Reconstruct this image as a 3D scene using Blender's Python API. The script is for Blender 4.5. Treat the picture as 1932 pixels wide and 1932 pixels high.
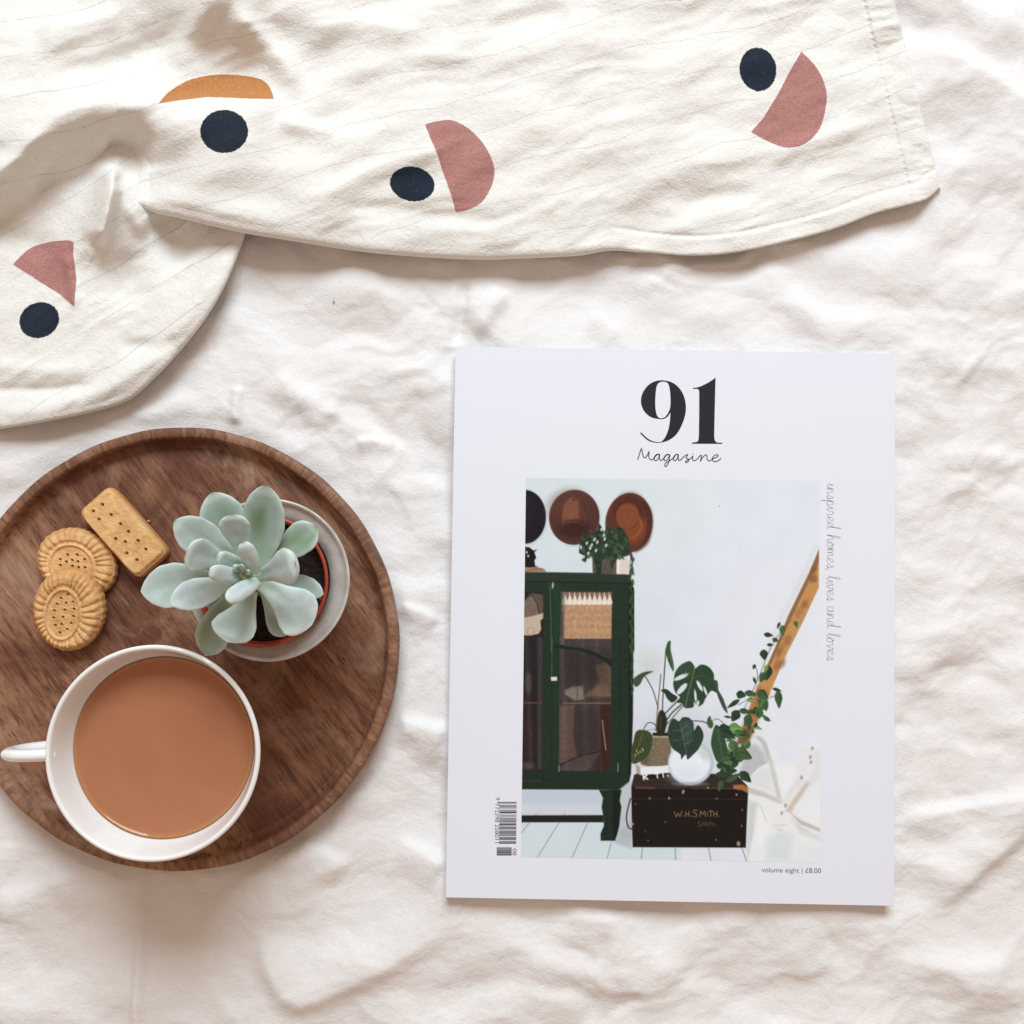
import bpy, bmesh, math, random
import numpy as np
from mathutils import Vector, Matrix
from mathutils.geometry import tessellate_polygon

random.seed(7)
for _o in list(bpy.data.objects):
    bpy.data.objects.remove(_o)
S = bpy.context.scene
COL = S.collection

# ------------------------------------------------------------------ camera
CAM_H, TILT, FPX = 0.50, math.radians(3.1), 2100.0     # metres above the bed, tilt, focal length in photo units
cam_d = bpy.data.cameras.new("camera")
cam = bpy.data.objects.new("camera", cam_d)
COL.objects.link(cam)
cam.location = (0, 0, CAM_H)
cam.rotation_euler = (TILT, 0, 0)
cam_d.sensor_width = 36.0
cam_d.lens = 36.0 * FPX / 1932.0
cam_d.clip_start, cam_d.clip_end = 0.01, 50.0
S.camera = cam

# ------------------------------------------------------------------ room light and window
W = bpy.data.worlds.new("World")
S.world = W
W.use_nodes = True
_bg = W.node_tree.nodes["Background"]
_bg.inputs[0].default_value = (1.0, 0.715, 0.535, 1)
_bg.inputs[1].default_value = 0.50
win_d = bpy.data.lights.new("window", 'AREA')
win_d.shape, win_d.size, win_d.size_y = 'RECTANGLE', 1.15, 0.85
win_d.energy = 53.5
win_d.color = (0.785, 0.92, 1.0)
win = bpy.data.objects.new("window_light", win_d)
COL.objects.link(win)
_el, _az, _dist = math.radians(46), math.radians(4), 2.2
win.location = (_dist * math.cos(_el) * math.sin(_az), 0.05 + _dist * math.cos(_el) * math.cos(_az), _dist * math.sin(_el))
win.rotation_euler = (Vector((0, 0, 0)) - win.location).to_track_quat('-Z', 'Y').to_euler()

S.view_settings.view_transform = 'Standard'
S.view_settings.look = 'None'
S.view_settings.exposure = 0.0
S.view_settings.gamma = 1.0
S.view_settings.use_curve_mapping = False
S.cycles.max_bounces = 8
S.cycles.use_denoising = True

# ------------------------------------------------------------------ helpers: places
def at(px, py, z):
    """world point (arrays allowed) at height z seen at photo position px, py (photo 1932 wide)"""
    px, py, z = np.asarray(px, float), np.asarray(py, float), np.asarray(z, float)
    dx, dy = (px - 966) / FPX, -(py - 966) / FPX
    yy = dy * math.cos(TILT) + math.sin(TILT)
    zz = dy * math.sin(TILT) - math.cos(TILT)
    k = (CAM_H - z) / (-zz)
    return np.stack([dx * k, yy * k, z + 0 * dx * k], -1)

def pt(px, py, z):
    return Vector(at(px, py, z).tolist())

def mm_per_px(z):
    return (CAM_H - z) / FPX

# ------------------------------------------------------------------ helpers: noise
_rng = np.random.RandomState(11)
_perm = _rng.permutation(256)
_perm = np.concatenate([_perm, _perm, _perm])
_ga = _rng.rand(256) * 2 * math.pi
_gx, _gy = np.cos(_ga), np.sin(_ga)

def perlin(x, y, seed=0):
    xi, yi = np.floor(x).astype(int), np.floor(y).astype(int)
    xf, yf = x - xi, y - yi
    u, v = xf ** 3 * (xf * (xf * 6 - 15) + 10), yf ** 3 * (yf * (yf * 6 - 15) + 10)
    def g(ix, iy, fx, fy):
        h = _perm[_perm[(ix + seed * 37) & 255] + (iy & 255)]
        return _gx[h] * fx + _gy[h] * fy
    a = g(xi, yi, xf, yf)
    b = g(xi + 1, yi, xf - 1, yf)
    c = g(xi, yi + 1, xf, yf - 1)
    d = g(xi + 1, yi + 1, xf - 1, yf - 1)
    return (a + u * (b - a)) * (1 - v) + (c + u * (d - c)) * v

def sstep(a, b, x):
    t = np.clip((x - a) / (b - a), 0, 1)
    return t * t * (3 - 2 * t)

def pdist(X, Y, pts):
    """distance to a polyline, side sign (+ is right of travel in photo space) and position along it 0..1"""
    best = np.full(X.shape, 1e9)
    side = np.ones(X.shape)
    al = np.zeros(X.shape)
    pts = np.asarray(pts, float)
    seg = np.hypot(*(pts[1:] - pts[:-1]).T)
    cum = np.concatenate([[0], np.cumsum(seg)])
    for i in range(len(pts) - 1):
        (x0, y0), (x1, y1) = pts[i], pts[i + 1]
        ex, ey = x1 - x0, y1 - y0
        t = np.clip(((X - x0) * ex + (Y - y0) * ey) / (ex * ex + ey * ey), 0, 1)
        dx, dy = X - x0 - t * ex, Y - y0 - t * ey
        d = np.hypot(dx, dy)
        m = d < best
        best = np.where(m, d, best)
        side = np.where(m, np.sign(ex * dy - ey * dx + 1e-9), side)
        al = np.where(m, (cum[i] + t * seg[i]) / cum[-1], al)
    return best, side, al

def spline(pts, n=12, closed=False):
    """Catmull-Rom through the points"""
    p = [np.asarray(q, float) for q in pts]
    out = []
    m = len(p)
    for i in range(m if closed else m - 1):
        if closed:
            a, b, c, d = p[i - 1], p[i], p[(i + 1) % m], p[(i + 2) % m]
        else:
            a, b, c, d = p[max(i - 1, 0)], p[i], p[i + 1], p[min(i + 2, m - 1)]
        for k in range(n):
            t = k / n
            out.append(0.5 * (2 * b + (c - a) * t + (2 * a - 5 * b + 4 * c - d) * t * t + (3 * b - a - 3 * c + d) * t ** 3))
    if not closed:
        out.append(p[-1])
    return np.array(out)

def ridge(X, Y, pts, h, w, w2=None):
    """a smooth fold along a line: height h, width w on its left, w2 on its right, fading at both ends"""
    pts = spline(pts, 6)
    m = max(w, w2 or w) * 3
    x0, y0 = pts.min(0) - m
    x1, y1 = pts.max(0) + m
    k = (X > x0) & (X < x1) & (Y > y0) & (Y < y1)
    out = np.zeros(X.shape)
    if k.any():
        d, s, al = pdist(X[k], Y[k], pts)
        ww = np.where(s > 0, w2 or w, w)
        out[k] = h * np.exp(-(d / ww) ** 2) * (0.12 + 0.88 * sstep(0, 0.22, al) * sstep(1, 0.78, al))
    return out

def drape(X, Y, ctl):
    """smooth thin-plate surface through (x, y, height) points"""
    c = np.asarray(ctl, float)
    x, y, z = c[:, 0] / 100, c[:, 1] / 100, c[:, 2]
    U = lambda r2: r2 * np.log(r2 + 1e-9)
    n = len(c)
    A = np.zeros((n + 3, n + 3))
    A[:n, :n] = U((x[:, None] - x) ** 2 + (y[:, None] - y) ** 2) + 0.08 * np.eye(n)
    A[:n, n:] = np.stack([np.ones(n), x, y], -1)
    A[n:, :n] = A[:n, n:].T
    w = np.linalg.solve(A, np.concatenate([z, np.zeros(3)]))
    XX, YY = X / 100, Y / 100
    out = w[n] + w[n + 1] * XX + w[n + 2] * YY
    for k in range(n):
        out = out + w[k] * U((XX - x[k]) ** 2 + (YY - y[k]) ** 2)
    return out

def in_poly(X, Y, poly):
    c = np.zeros(X.shape, bool)
    n = len(poly)
    for i in range(n):
        x0, y0 = poly[i]
        x1, y1 = poly[(i + 1) % n]
        if y0 == y1:
            continue
        c ^= ((y0 > Y) != (y1 > Y)) & (X < (x1 - x0) * (Y - y0) / (y1 - y0) + x0)
    return c

def sdf_poly(X, Y, poly):
    poly = np.asarray(poly, float)
    out = np.full(X.shape, 40.0)
    k = (X > poly[:, 0].min() - 40) & (X < poly[:, 0].max() + 40) & (Y > poly[:, 1].min() - 40) & (Y < poly[:, 1].max() + 40)
    if k.any():
        d, _, _ = pdist(X[k], Y[k], np.vstack([poly, poly[:1]]))
        out[k] = np.where(in_poly(X[k], Y[k], poly), -d, d)
    return out

# ------------------------------------------------------------------ helpers: meshes
def new_mesh(name, verts, quads, smooth=True):
    """fast mesh from an (n,3) array and an (m,4) or (m,3) index array"""
    me = bpy.data.meshes.new(name)
    verts = np.ascontiguousarray(verts, np.float32).reshape(-1, 3)
    quads = np.ascontiguousarray(quads, np.int32)
    k = quads.shape[1]
    me.vertices.add(len(verts))
    me.vertices.foreach_set("co", verts.ravel())
    me.loops.add(quads.size)
    me.loops.foreach_set("vertex_index", quads.ravel())
    me.polygons.add(len(quads))
    me.polygons.foreach_set("loop_start", np.arange(0, quads.size, k, dtype=np.int32))
    me.update(calc_edges=True)
    me.polygons.foreach_set("use_smooth", np.full(len(quads), smooth))
    me.validate()
    me.update()
    return me

def grid_quads(n, m, wrap=False, flip=False):
    i, j = np.meshgrid(np.arange(n - 1), np.arange(m if wrap else m - 1), indexing='ij')
    j2 = (j + 1) % m
    q = np.stack([i * m + j, (i + 1) * m + j, (i + 1) * m + j2, i * m + j2], -1).reshape(-1, 4)
    return q[:, ::-1] if flip else q

def add_obj(name, me, mat=None, parent=None, loc=None):
    o = bpy.data.objects.new(name, me)
    COL.objects.link(o)
    if mat is not None:
        me.materials.append(mat)
    if parent is not None:
        o.parent = parent
    if loc is not None:
        o.location = loc
    return o

def empty(name, loc):
    o = bpy.data.objects.new(name, None)
    o.empty_display_size = 0.02
    COL.objects.link(o)
    o.location = loc
    return o

def tag(o, label=None, cat=None, group=None, kind=None):
    for k, v in (("label", label), ("category", cat), ("group", group), ("kind", kind)):
        if v:
            o[k] = v
    return o

def fattr(me, name, vals):
    a = me.attributes.new(name, 'FLOAT', 'POINT')
    a.data.foreach_set("value", np.ascontiguousarray(vals, np.float32).ravel())

def cattr(me, name, rgb):
    rgb = np.asarray(rgb, np.float32).reshape(-1, 3)
    a = me.attributes.new(name, 'FLOAT_COLOR', 'POINT')
    a.data.foreach_set("color", np.concatenate([rgb, np.ones((len(rgb), 1), np.float32)], 1).ravel())

def lathe(name, prof, mat, parent=None, seg=128, loc=None, wob=None):
    """closed turn of a profile of (radius, height)"""
    prof = np.asarray(prof, float)
    th = np.linspace(0, 2 * math.pi, seg, endpoint=False)
    r = prof[:, 0][:, None] * np.ones(seg)[None]
    z = prof[:, 1][:, None] * np.ones(seg)[None]
    if wob is not None:
        r, z = wob(r, z, th[None, :])
    v = np.stack([r * np.cos(th), r * np.sin(th), z], -1)
    me = new_mesh(name, v.reshape(-1, 3), grid_quads(len(prof), seg, wrap=True, flip=True))
    return add_obj(name, me, mat, parent, loc)

def tube(name, path, rad, mat, parent=None, seg=16, flat=1.0, up=(0, 0, 1)):
    """swept tube; rad per point; flat squeezes it along the second axis"""
    path = np.asarray(path, float)
    n = len(path)
    rad = np.ones(n) * rad
    tan = np.gradient(path, axis=0)
    tan /= np.linalg.norm(tan, axis=1)[:, None]
    ref = np.asarray(up, float)
    s = np.cross(tan, ref)
    s /= np.linalg.norm(s, axis=1)[:, None] + 1e-12
    b = np.cross(s, tan)
    th = np.linspace(0, 2 * math.pi, seg, endpoint=False)
    v = path[:, None] + rad[:, None, None] * (s[:, None] * np.cos(th)[None, :, None] + flat * b[:, None] * np.sin(th)[None, :, None])
    v = v.reshape(-1, 3)
    q = grid_quads(n, seg, wrap=True, flip=True)
    v = np.vstack([v, path[:1], path[-1:]])
    a, z = n * seg, n * seg + 1
    j = np.arange(seg)
    c1 = np.stack([np.full(seg, a), j, (j + 1) % seg, (j + 1) % seg], -1)[:, :3]
    c2 = np.stack([np.full(seg, z), (n - 1) * seg + (j + 1) % seg, (n - 1) * seg + j], -1)
    me = bpy.data.meshes.new(name)
    me.from_pydata(v.tolist(), [], q.tolist() + c1.tolist() + c2.tolist())
    me.polygons.foreach_set("use_smooth", np.ones(len(me.polygons), bool))
    me.update()
    return add_obj(name, me, mat, parent)

# ------------------------------------------------------------------ helpers: materials
def lin(r, g, b):
    f = lambda c: c / 12.92 if c <= 0.04045 else ((c + 0.055) / 1.055) ** 2.4
    return tuple(f(c / 255.0) for c in (r, g, b))

class NT:
    def __init__(self, name):
        self.m = bpy.data.materials.new(name)
        self.m.use_nodes = True
        self.t = self.m.node_tree
        self.b = self.t.nodes["Principled BSDF"]
    def node(self, kind, **kw):
        n = self.t.nodes.new("ShaderNode" + kind)
        for k, v in kw.items():
            if k.startswith("i_"):
                n.inputs[k[2:].replace("_", " ")].default_value = v
            else:
                setattr(n, k, v)
        return n
    def link(self, a, b):
        self.t.links.new(a, b)
    def coord(self, scale=(1, 1, 1), rot=(0, 0, 0), src="Object"):
        tc = self.node("TexCoord")
        mr = self.node("Mapping")                      # turn first, stretch after
        mr.inputs["Rotation"].default_value = rot
        self.link(tc.outputs[src], mr.inputs["Vector"])
        mp = self.node("Mapping")
        mp.inputs["Scale"].default_value = scale
        self.link(mr.outputs["Vector"], mp.inputs["Vector"])
        return mp.outputs["Vector"]
    def noise(self, vec, scale, detail=4, rough=0.55, dist=0.0):
        n = self.node("TexNoise")
        n.inputs["Scale"].default_value = scale
        n.inputs["Detail"].default_value = detail
        n.inputs["Roughness"].default_value = rough
        n.inputs["Distortion"].default_value = dist
        if vec is not None:
            self.link(vec, n.inputs["Vector"])
        return n.outputs["Fac"]
    def ramp(self, fac, stops, interp='LINEAR'):
        n = self.node("ValToRGB")
        n.color_ramp.interpolation = interp
        e = n.color_ramp.elements
        while len(e) < len(stops):
            e.new(0.5)
        for k, (p, c) in enumerate(stops):
            e[k].position = p
            e[k].color = (c, c, c, 1) if isinstance(c, (int, float)) else (*c, 1)
        self.link(fac, n.inputs["Fac"])
        return n.outputs["Color"]
    def mix(self, fac, a, b, mode='MIX'):
        n = self.node("Mix", data_type='RGBA', blend_type=mode)
        for s, v in ((n.inputs[0], fac), (n.inputs[6], a), (n.inputs[7], b)):
            if isinstance(v, (int, float)):
                s.default_value = v
            elif isinstance(v, tuple):
                s.default_value = (*v, 1)
            else:
                self.link(v, s)
        return n.outputs[2]
    def attr(self, name, out="Fac"):
        n = self.node("Attribute", attribute_name=name)
        return n.outputs[out]
    def maprange(self, v, a, b, c=0.0, d=1.0, smooth=True):
        n = self.node("MapRange", interpolation_type='SMOOTHSTEP' if smooth else 'LINEAR')
        self.link(v, n.inputs["Value"])
        for k, x in zip(("From Min", "From Max", "To Min", "To Max"), (a, b, c, d)):
            n.inputs[k].default_value = x
        return n.outputs["Result"]
    def math(self, op, a, b=None):
        n = self.node("Math", operation=op)
        for s, v in zip(n.inputs, (a, b)):
            if v is None:
                continue
            if isinstance(v, (int, float)):
                s.default_value = v
            else:
                self.link(v, s)
        return n.outputs[0]
    def bump(self, h, dist, strength=1.0, prev=None):
        n = self.node("Bump")
        n.inputs["Distance"].default_value = dist
        n.inputs["Strength"].default_value = strength
        self.link(h, n.inputs["Height"])
        if prev is not None:
            self.link(prev, n.inputs["Normal"])
        return n.outputs["Normal"]
    def done(self, color=None, rough=0.5, normal=None, spec=0.5, **kw):
        b = self.b
        if color is not None:
            if isinstance(color, tuple):
                b.inputs["Base Color"].default_value = (*color, 1)
            else:
                self.link(color, b.inputs["Base Color"])
        if isinstance(rough, (int, float)):
            b.inputs["Roughness"].default_value = rough
        else:
            self.link(rough, b.inputs["Roughness"])
        if normal is not None:
            self.link(normal, b.inputs["Normal"])
        b.inputs["Specular IOR Level"].default_value = spec
        for k, v in kw.items():
            b.inputs[k.replace("_", " ")].default_value = v
        return self.m

def fabric_mat(name, base, attrs=None, fuzz=0.5):
    """woven cotton: fine thread bump, slight tone change, soft sheen"""
    t = NT(name)
    v = t.coord()
    blot = t.noise(v, 14, 3)
    col = t.mix(t.ramp(blot, [(0.3, 0.0), (0.75, 1.0)]), tuple(c * 0.965 for c in base), base)
    grain = t.noise(v, 900, 2, 0.6)
    col = t.mix(t.ramp(grain, [(0.32, 0.16), (0.6, 0.0)]), col, tuple(c * 0.75 for c in base))
    if attrs:
        col = t.mix(t.maprange(t.attr("seam"), 2.0, 0.2, 0.0, 0.5), col, tuple(c * 0.5 for c in base))
        for nm, c in attrs:
            c2 = t.mix(t.ramp(t.noise(v, 1100, 2), [(0.3, 0.0), (0.7, 1.0)]), tuple(x * 0.84 for x in c), tuple(min(1, x * 1.12) for x in c))
            wear = t.ramp(t.noise(v, 700, 4, 0.7), [(0.62, 0.0), (0.80, 0.12 if nm == 'navy' else 0.4)])
            c2 = t.mix(wear, c2, base)
            col = t.mix(t.maprange(t.attr(nm), 1.1, -0.7), col, c2)
    warp1 = t.noise(t.coord((1, 0.22, 1), (0, 0, 0.25)), 1500, 2)
    warp2 = t.noise(t.coord((0.22, 1, 1), (0, 0, 0.25)), 1500, 2)
    n1 = t.bump(t.math('ADD', warp1, warp2), 0.0005, 0.45 * fuzz)
    n2 = t.bump(t.noise(v, 190, 5, 0.68, 0.6), 0.0018, 0.5 * fuzz, n1)
    return t.done(col, 0.93, n2, 0.12, Sheen_Weight=0.12, Sheen_Roughness=0.6)

# ================================================================== the bed sheet
TRAY_C, TRAY_R = (333.0, 1221.5), 415.5
MAG_PX = [(859.5, 653.5), (1689.0, 667.5), (1686.5, 1709.0), (841.0, 1693.0)]     # TL TR BR BL as seen
MAG_Z = 0.0085

def bed_height(X, Y):
    """crumpled cotton, millimetres, as a function of photo position"""
    wx = X + 55 * perlin(X / 230, Y / 230, 3) + 18 * perlin(X / 70, Y / 70, 4)
    wy = Y + 55 * perlin(X / 230, Y / 230, 5) + 18 * perlin(X / 70, Y / 70, 6)
    h = 3.0 * perlin(X / 430, Y / 360, 1) + 3.6 * perlin(wx / 190 + 2, wy / 130 + 5, 2) + 1.7 * perlin(wx / 95 + 2, wy / 72 + 5, 14)
    a = math.radians(16)                       # wrinkles run slightly down to the right
    ru, rv = wx * math.cos(a) + wy * math.sin(a), -wx * math.sin(a) + wy * math.cos(a)
    n1 = perlin(ru / 250, rv / 165, 7)
    h += 7.0 * (0.35 - np.sqrt(n1 * n1 + 0.02))
    n2 = perlin(ru / 115 + 9, rv / 78 + 4, 8)
    amt = 0.45 + 0.55 * sstep(-0.25, 0.3, perlin(X / 330 + 5, Y / 330, 9))
    h += 2.8 * amt * (0.3 - np.sqrt(n2 * n2 + 0.008))
    b = math.radians(-38)
    ru, rv = wx * math.cos(b) + wy * math.sin(b), -wx * math.sin(b) + wy * math.cos(b)
    n3 = perlin(ru / 88 + 3, rv / 54, 10)
    h += 1.3 * amt * (0.3 - np.sqrt(n3 * n3 + 0.010))
    h += 0.6 * amt * perlin(wx / 36, wy / 24, 12)
    h += 0.2 * perlin(wx / 17, wy / 12, 13)
    # smoother patch under and below the tray
    calm = np.exp(-(((X - 430) / 330) ** 2 + ((Y - 1800) / 170) ** 2))
    h *= 1 - 0.68 * calm
    F = [
        ([(276, 1640), (268, 1740), (262, 1850), (250, 2000)], 2.3, 13, 10),
        ([(495, 1735), (512, 1820), (560, 1885), (640, 1860), (775, 1788), (850, 1730)], 3.4, 70, 26),
        ([(1650, 40), (1720, 95), (1800, 130), (1932, 205), (2050, 260)], 4.2, 30, 75),
        ([(1660, -40), (1790, 10), (1940, 70)], 3.0, 28, 60),
        ([(960, 545), (925, 590), (895, 640)], 2.2, 16, 22),
        ([(878, 520), (870, 590), (862, 660)], -1.8, 12, 14),
        ([(1690, 1540), (1790, 1532), (1880, 1515), (1990, 1490)], 2.4, 14, 46),
        ([(1990, 1480), (1935, 1540), (1870, 1610), (1790, 1680), (1740, 1715)], 3.4, 24, 60),
        ([(1660, 1795), (1740, 1822), (1850, 1832), (1940, 1790)], 2.6, 24, 60),
        ([(748, 1360), (800, 1372), (850, 1385)], 2.6, 14, 40),
        ([(752, 1140), (785, 1152), (830, 1175)], 1.8, 9, 30),
        ([(745, 1585), (800, 1612), (845, 1640)], 2.0, 14, 46),
        ([(560, 1580), (605, 1605), (660, 1640)], 1.6, 12, 36),
        ([(452, 725), (449, 765), (446, 805)], 1.6, 10, 12),
        ([(520, 700), (560, 745), (640, 800)], 2.2, 22, 40),
        ([(668, 838), (705, 832), (750, 842)], 1.4, 8, 18),
        ([(1110, 590), (1170, 640)], 1.0, 14, 24),
        ([(1180, 520), (1300, 575), (1420, 590)], 2.4, 30, 50),
        ([(1470, 560), (1560, 610), (1690, 600)], 1.8, 26, 40),
        ([(980, 1780), (1060, 1830), (1200, 1840), (1300, 1800)], 1.6, 26, 36),
        ([(880, 1900), (1000, 1880), (1130, 1905)], 1.8, 24, 40),
        ([(-20, 1700), (60, 1690), (150, 1650)], 2.2, 24, 46),
        ([(1720, 900), (1800, 860), (1932, 880)], 1.6, 22, 40),
        ([(1720, 1210), (1800, 1190), (1920, 1160)], 1.4, 24, 40),
        ([(240, 800), (330, 770), (420, 790)], 1.4, 20, 30),
    ]
    for p, hh, w, w2 in F:
        h += ridge(X, Y, p, hh * 1.35, w, w2)
    # pressed flat below the tray and the magazine
    d = np.hypot(X - TRAY_C[0], Y - TRAY_C[1]) - TRAY_R
    k = sstep(-22, 34, d)
    h = h * (0.15 + 0.85 * k) - 0.6
    h = np.where(d < -14, np.minimum(h, -0.4), h)
    dm = sdf_mag(X, Y)
    k = sstep(-26, 30, dm)
    h = h * k + (1 - k) * 0.2
    return np.where(dm < -6, np.minimum(h, 0.6), h)

def sdf_mag(X, Y):
    cx, cy = 1268.0, 1181.0
    qx, qy = np.abs(X - cx) - 408, np.abs(Y - cy) - 505
    return np.hypot(np.maximum(qx, 0), np.maximum(qy, 0)) + np.minimum(np.maximum(qx, qy), 0)

ax = np.concatenate([np.arange(-700, -60, 16.0), np.arange(-60, 1993, 3.5), np.arange(1993, 2640, 16.0)])
gx, gy = np.meshgrid(ax, ax, indexing='xy')
bh = bed_height(gx, gy) * 1e-3
bv = at(gx, gy, 0.0)
bv[..., 2] = bh
me = new_mesh("bed_sheet", bv.reshape(-1, 3), grid_quads(len(ax), len(ax)))
M_BED = fabric_mat("bed_cotton", (0.815, 0.80, 0.795), fuzz=0.6)
bed = add_obj("bed_sheet", me, M_BED)
tag(bed, kind="structure")

def bed_z(px, py):
    return float(bed_height(np.array([px]), np.array([py]))[0]) * 1e-3

# ================================================================== the muslin blanket
B_CTL = [(-320, 240, 3), (-320, 560, 7), (-320, 840, 9), (-80, 220, 3), (100, 200, 3), (210, 230, 3), (330, 300, 4), (-80, 380, 5), (0, 430, 6), (100, 455, 7), (150, 330, 5), (208, 335, 12), (208, 400, 15), (225, 450, 12), (300, 430, 6), (380, 460, 6), (440, 440, 9),
         (340, 640, 10), (250, 735, 9), (150, 765, 9), (0, 790, 9), (100, 600, 8), (235, 520, 5), (60, 700, 8), (310, 560, 9), (20, 500, 6), (-80, 800, 9), (160, 680, 9)]
A_CTL = [(-320, -320, 10), (200, -320, 10), (800, -320, 9), (1600, -320, 4), (-320, 60, 11), (-320, 300, 14), (-320, 480, 6), (-80, 0, 12), (200, 60, 12), (405, 5, 24), (395, 60, 17), (430, 125, 8.5), (330, 130, 9), (250, 130, 10), (560, 145, 10), (520, 60, 14), (600, 60, 11), (300, 20, 13), (1000, 60, 9), (1400, 100, 6.5), (1660, 0, 3.5), (1720, 200, 3.5), (1765, 350, 4.5), (1600, 420, 6),
         (1370, 470, 6.5), (1150, 455, 9), (960, 465, 11), (760, 450, 13), (620, 428, 15), (455, 423, 18), (330, 388, 16), (250, 365, 11), (230, 300, 6), (150, 335, 5.5), (60, 385, 5.5),
         (800, 300, 15), (1200, 300, 10), (1500, 280, 6.5), (450, 260, 23), (330, 260, 21), (250, 205, 24), (110, 215, 24), (0, 330, 23), (-80, 380, 22), (0, 440, 6), (100, 450, 6), (180, 410, 8)]

EDGE_A = spline([(-320, 500), (-160, 482), (0, 462), (110, 448), (180, 415), (228, 368), (262, 377), (340, 393), (455, 420), (560, 438), (680, 457), (800, 468), (900, 473),
                 (990, 471), (1080, 467), (1150, 461), (1215, 470), (1300, 477), (1380, 472), (1480, 452), (1570, 428), (1650, 398), (1705, 384), (1745, 372), (1769, 352)], 16)
EDGE_B = spline([(-320, 850), (-150, 824), (0, 799), (80, 785), (160, 768), (235, 744), (285, 700), (330, 652), (372, 600), (405, 548), (432, 490), (450, 440), (462, 395), (468, 370)], 16)

def resample(p, n):
    s = np.concatenate([[0], np.cumsum(np.hypot(*np.diff(p, axis=0).T))])
    t = np.linspace(0, s[-1], n)
    return np.stack([np.interp(t, s, p[:, 0]), np.interp(t, s, p[:, 1])], -1)

def crinkle(X, Y, ang, seed):
    a = math.radians(ang)
    wx = X + 16 * perlin(X / 90, Y / 90, seed) + 34 * perlin(X / 260, Y / 260, seed + 5)
    wy = Y + 16 * perlin(X / 90, Y / 90, seed + 1) + 34 * perlin(X / 260, Y / 260, seed + 6)
    u, v = wx * math.cos(a) + wy * math.sin(a), -wx * math.sin(a) + wy * math.cos(a)
    n1 = perlin(u / 190, v / 44, seed + 2)
    n2 = perlin(u / 80, v / 21, seed + 3)
    return 2.2 * (0.25 - np.sqrt(n1 * n1 + 0.006)) + 0.85 * n2 + 0.5 * perlin(wx / 30, wy / 24, seed + 4)

def height_B(X, Y):
    h = drape(X, Y, B_CTL)
    for p, hh, w, w2 in [
        ([(216, 298), (210, 345), (200, 410), (180, 470)], 9.0, 15, 24),
        ([(218, 335), (245, 395), (285, 450)], 2.5, 18, 18),
        ([(452, 425), (425, 485), (380, 560), (330, 625), (270, 690), (180, 742), (60, 775), (-60, 790)], 3.2, 26, 20),
        ([(290, 400), (325, 455), (360, 500)], -3.5, 40, 40),
        ([(215, 470), (235, 520), (262, 580)], -2.0, 36, 36),
        ([(-60, 420), (40, 455), (110, 470)], -2.0, 26, 30),
        ([(215, 650), (290, 655), (340, 635)], -1.8, 16, 16),
        ([(120, 470), (135, 540), (140, 590)], 1.6, 14, 9),
        ([(-40, 690), (100, 700), (200, 690)], 1.6, 18, 22),
        ([(-40, 735), (90, 735), (190, 725)], -1.2, 10, 12),
    ]:
        h += ridge(X, Y, p, hh * 1.3, w, w2)
    h += 2.2 * perlin(X / 130 + 3, Y / 110, 35)
    return h + 0.65 * crinkle(X, Y, -33, 20)

def height_A(X, Y):
    h = drape(X, Y, A_CTL)
    for p, hh, w, w2 in [
        ([(-60, 370), (20, 310), (70, 262), (120, 218), (210, 196), (310, 194)], 5.0, 22, 46),
        ([(290, 196), (380, 192), (450, 189), (540, 194)], 3.2, 10, 60),
        ([(420, -60), (385, 20), (350, 80), (310, 130)], 3.5, 34, 22),
        ([(430, 10), (490, 70), (540, 125), (572, 185)], 4.0, 22, 30),
        ([(195, 270), (240, 290), (255, 335)], -4.0, 50, 50),
        ([(60, 330), (110, 360), (150, 390)], -3.0, 40, 40),
        ([(265, 360), (330, 378), (450, 405), (560, 422)], 2.0, 26, 20),
        ([(330, 60), (280, 110), (190, 140), (90, 130)], -2.5, 24, 36),
        ([(60, 60), (150, 50), (240, 30)], 3.0, 22, 40),
        ([(610, 375), (680, 330), (760, 300), (860, 280)], 2.2, 16, 30),
        ([(640, 395), (740, 395), (850, 410), (960, 420)], -1.6, 18, 18),
        ([(560, 60), (680, 45), (800, 70)], 2.4, 22, 40),
        ([(640, 150), (760, 110), (900, 100)], 1.8, 18, 28),
        ([(900, 60), (1010, 35), (1080, 20)], -2.0, 22, 26),
        ([(1100, 420), (1230, 350), (1330, 310), (1450, 255)], 1.6, 22, 26),
        ([(1260, 405), (1340, 375), (1440, 365)], -1.6, 18, 18),
        ([(1440, 300), (1540, 265), (1640, 230)], 1.2, 16, 20),
        ([(520, 215), (570, 240), (640, 245)], 1.6, 14, 18),
    ]:
        h += ridge(X, Y, p, hh * 1.35, w, w2)
    right = sstep(500, 900, X)
    h += 3.8 * perlin(X / 190 + 3, (Y + 0.25 * X) / 120, 33) + 2.6 * perlin(X / 95, (Y + 0.25 * X) / 66 + 7, 34)
    h += (0.50 + 0.08 * right) * crinkle(X, Y, -15, 30) * (1 - 0.6 * np.exp(-(((X - 420) / 200) ** 2 + ((Y - 320) / 110) ** 2)))
    return h

RIGHT_EDGE = [(1606, -320), (1769, 352)]

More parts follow.
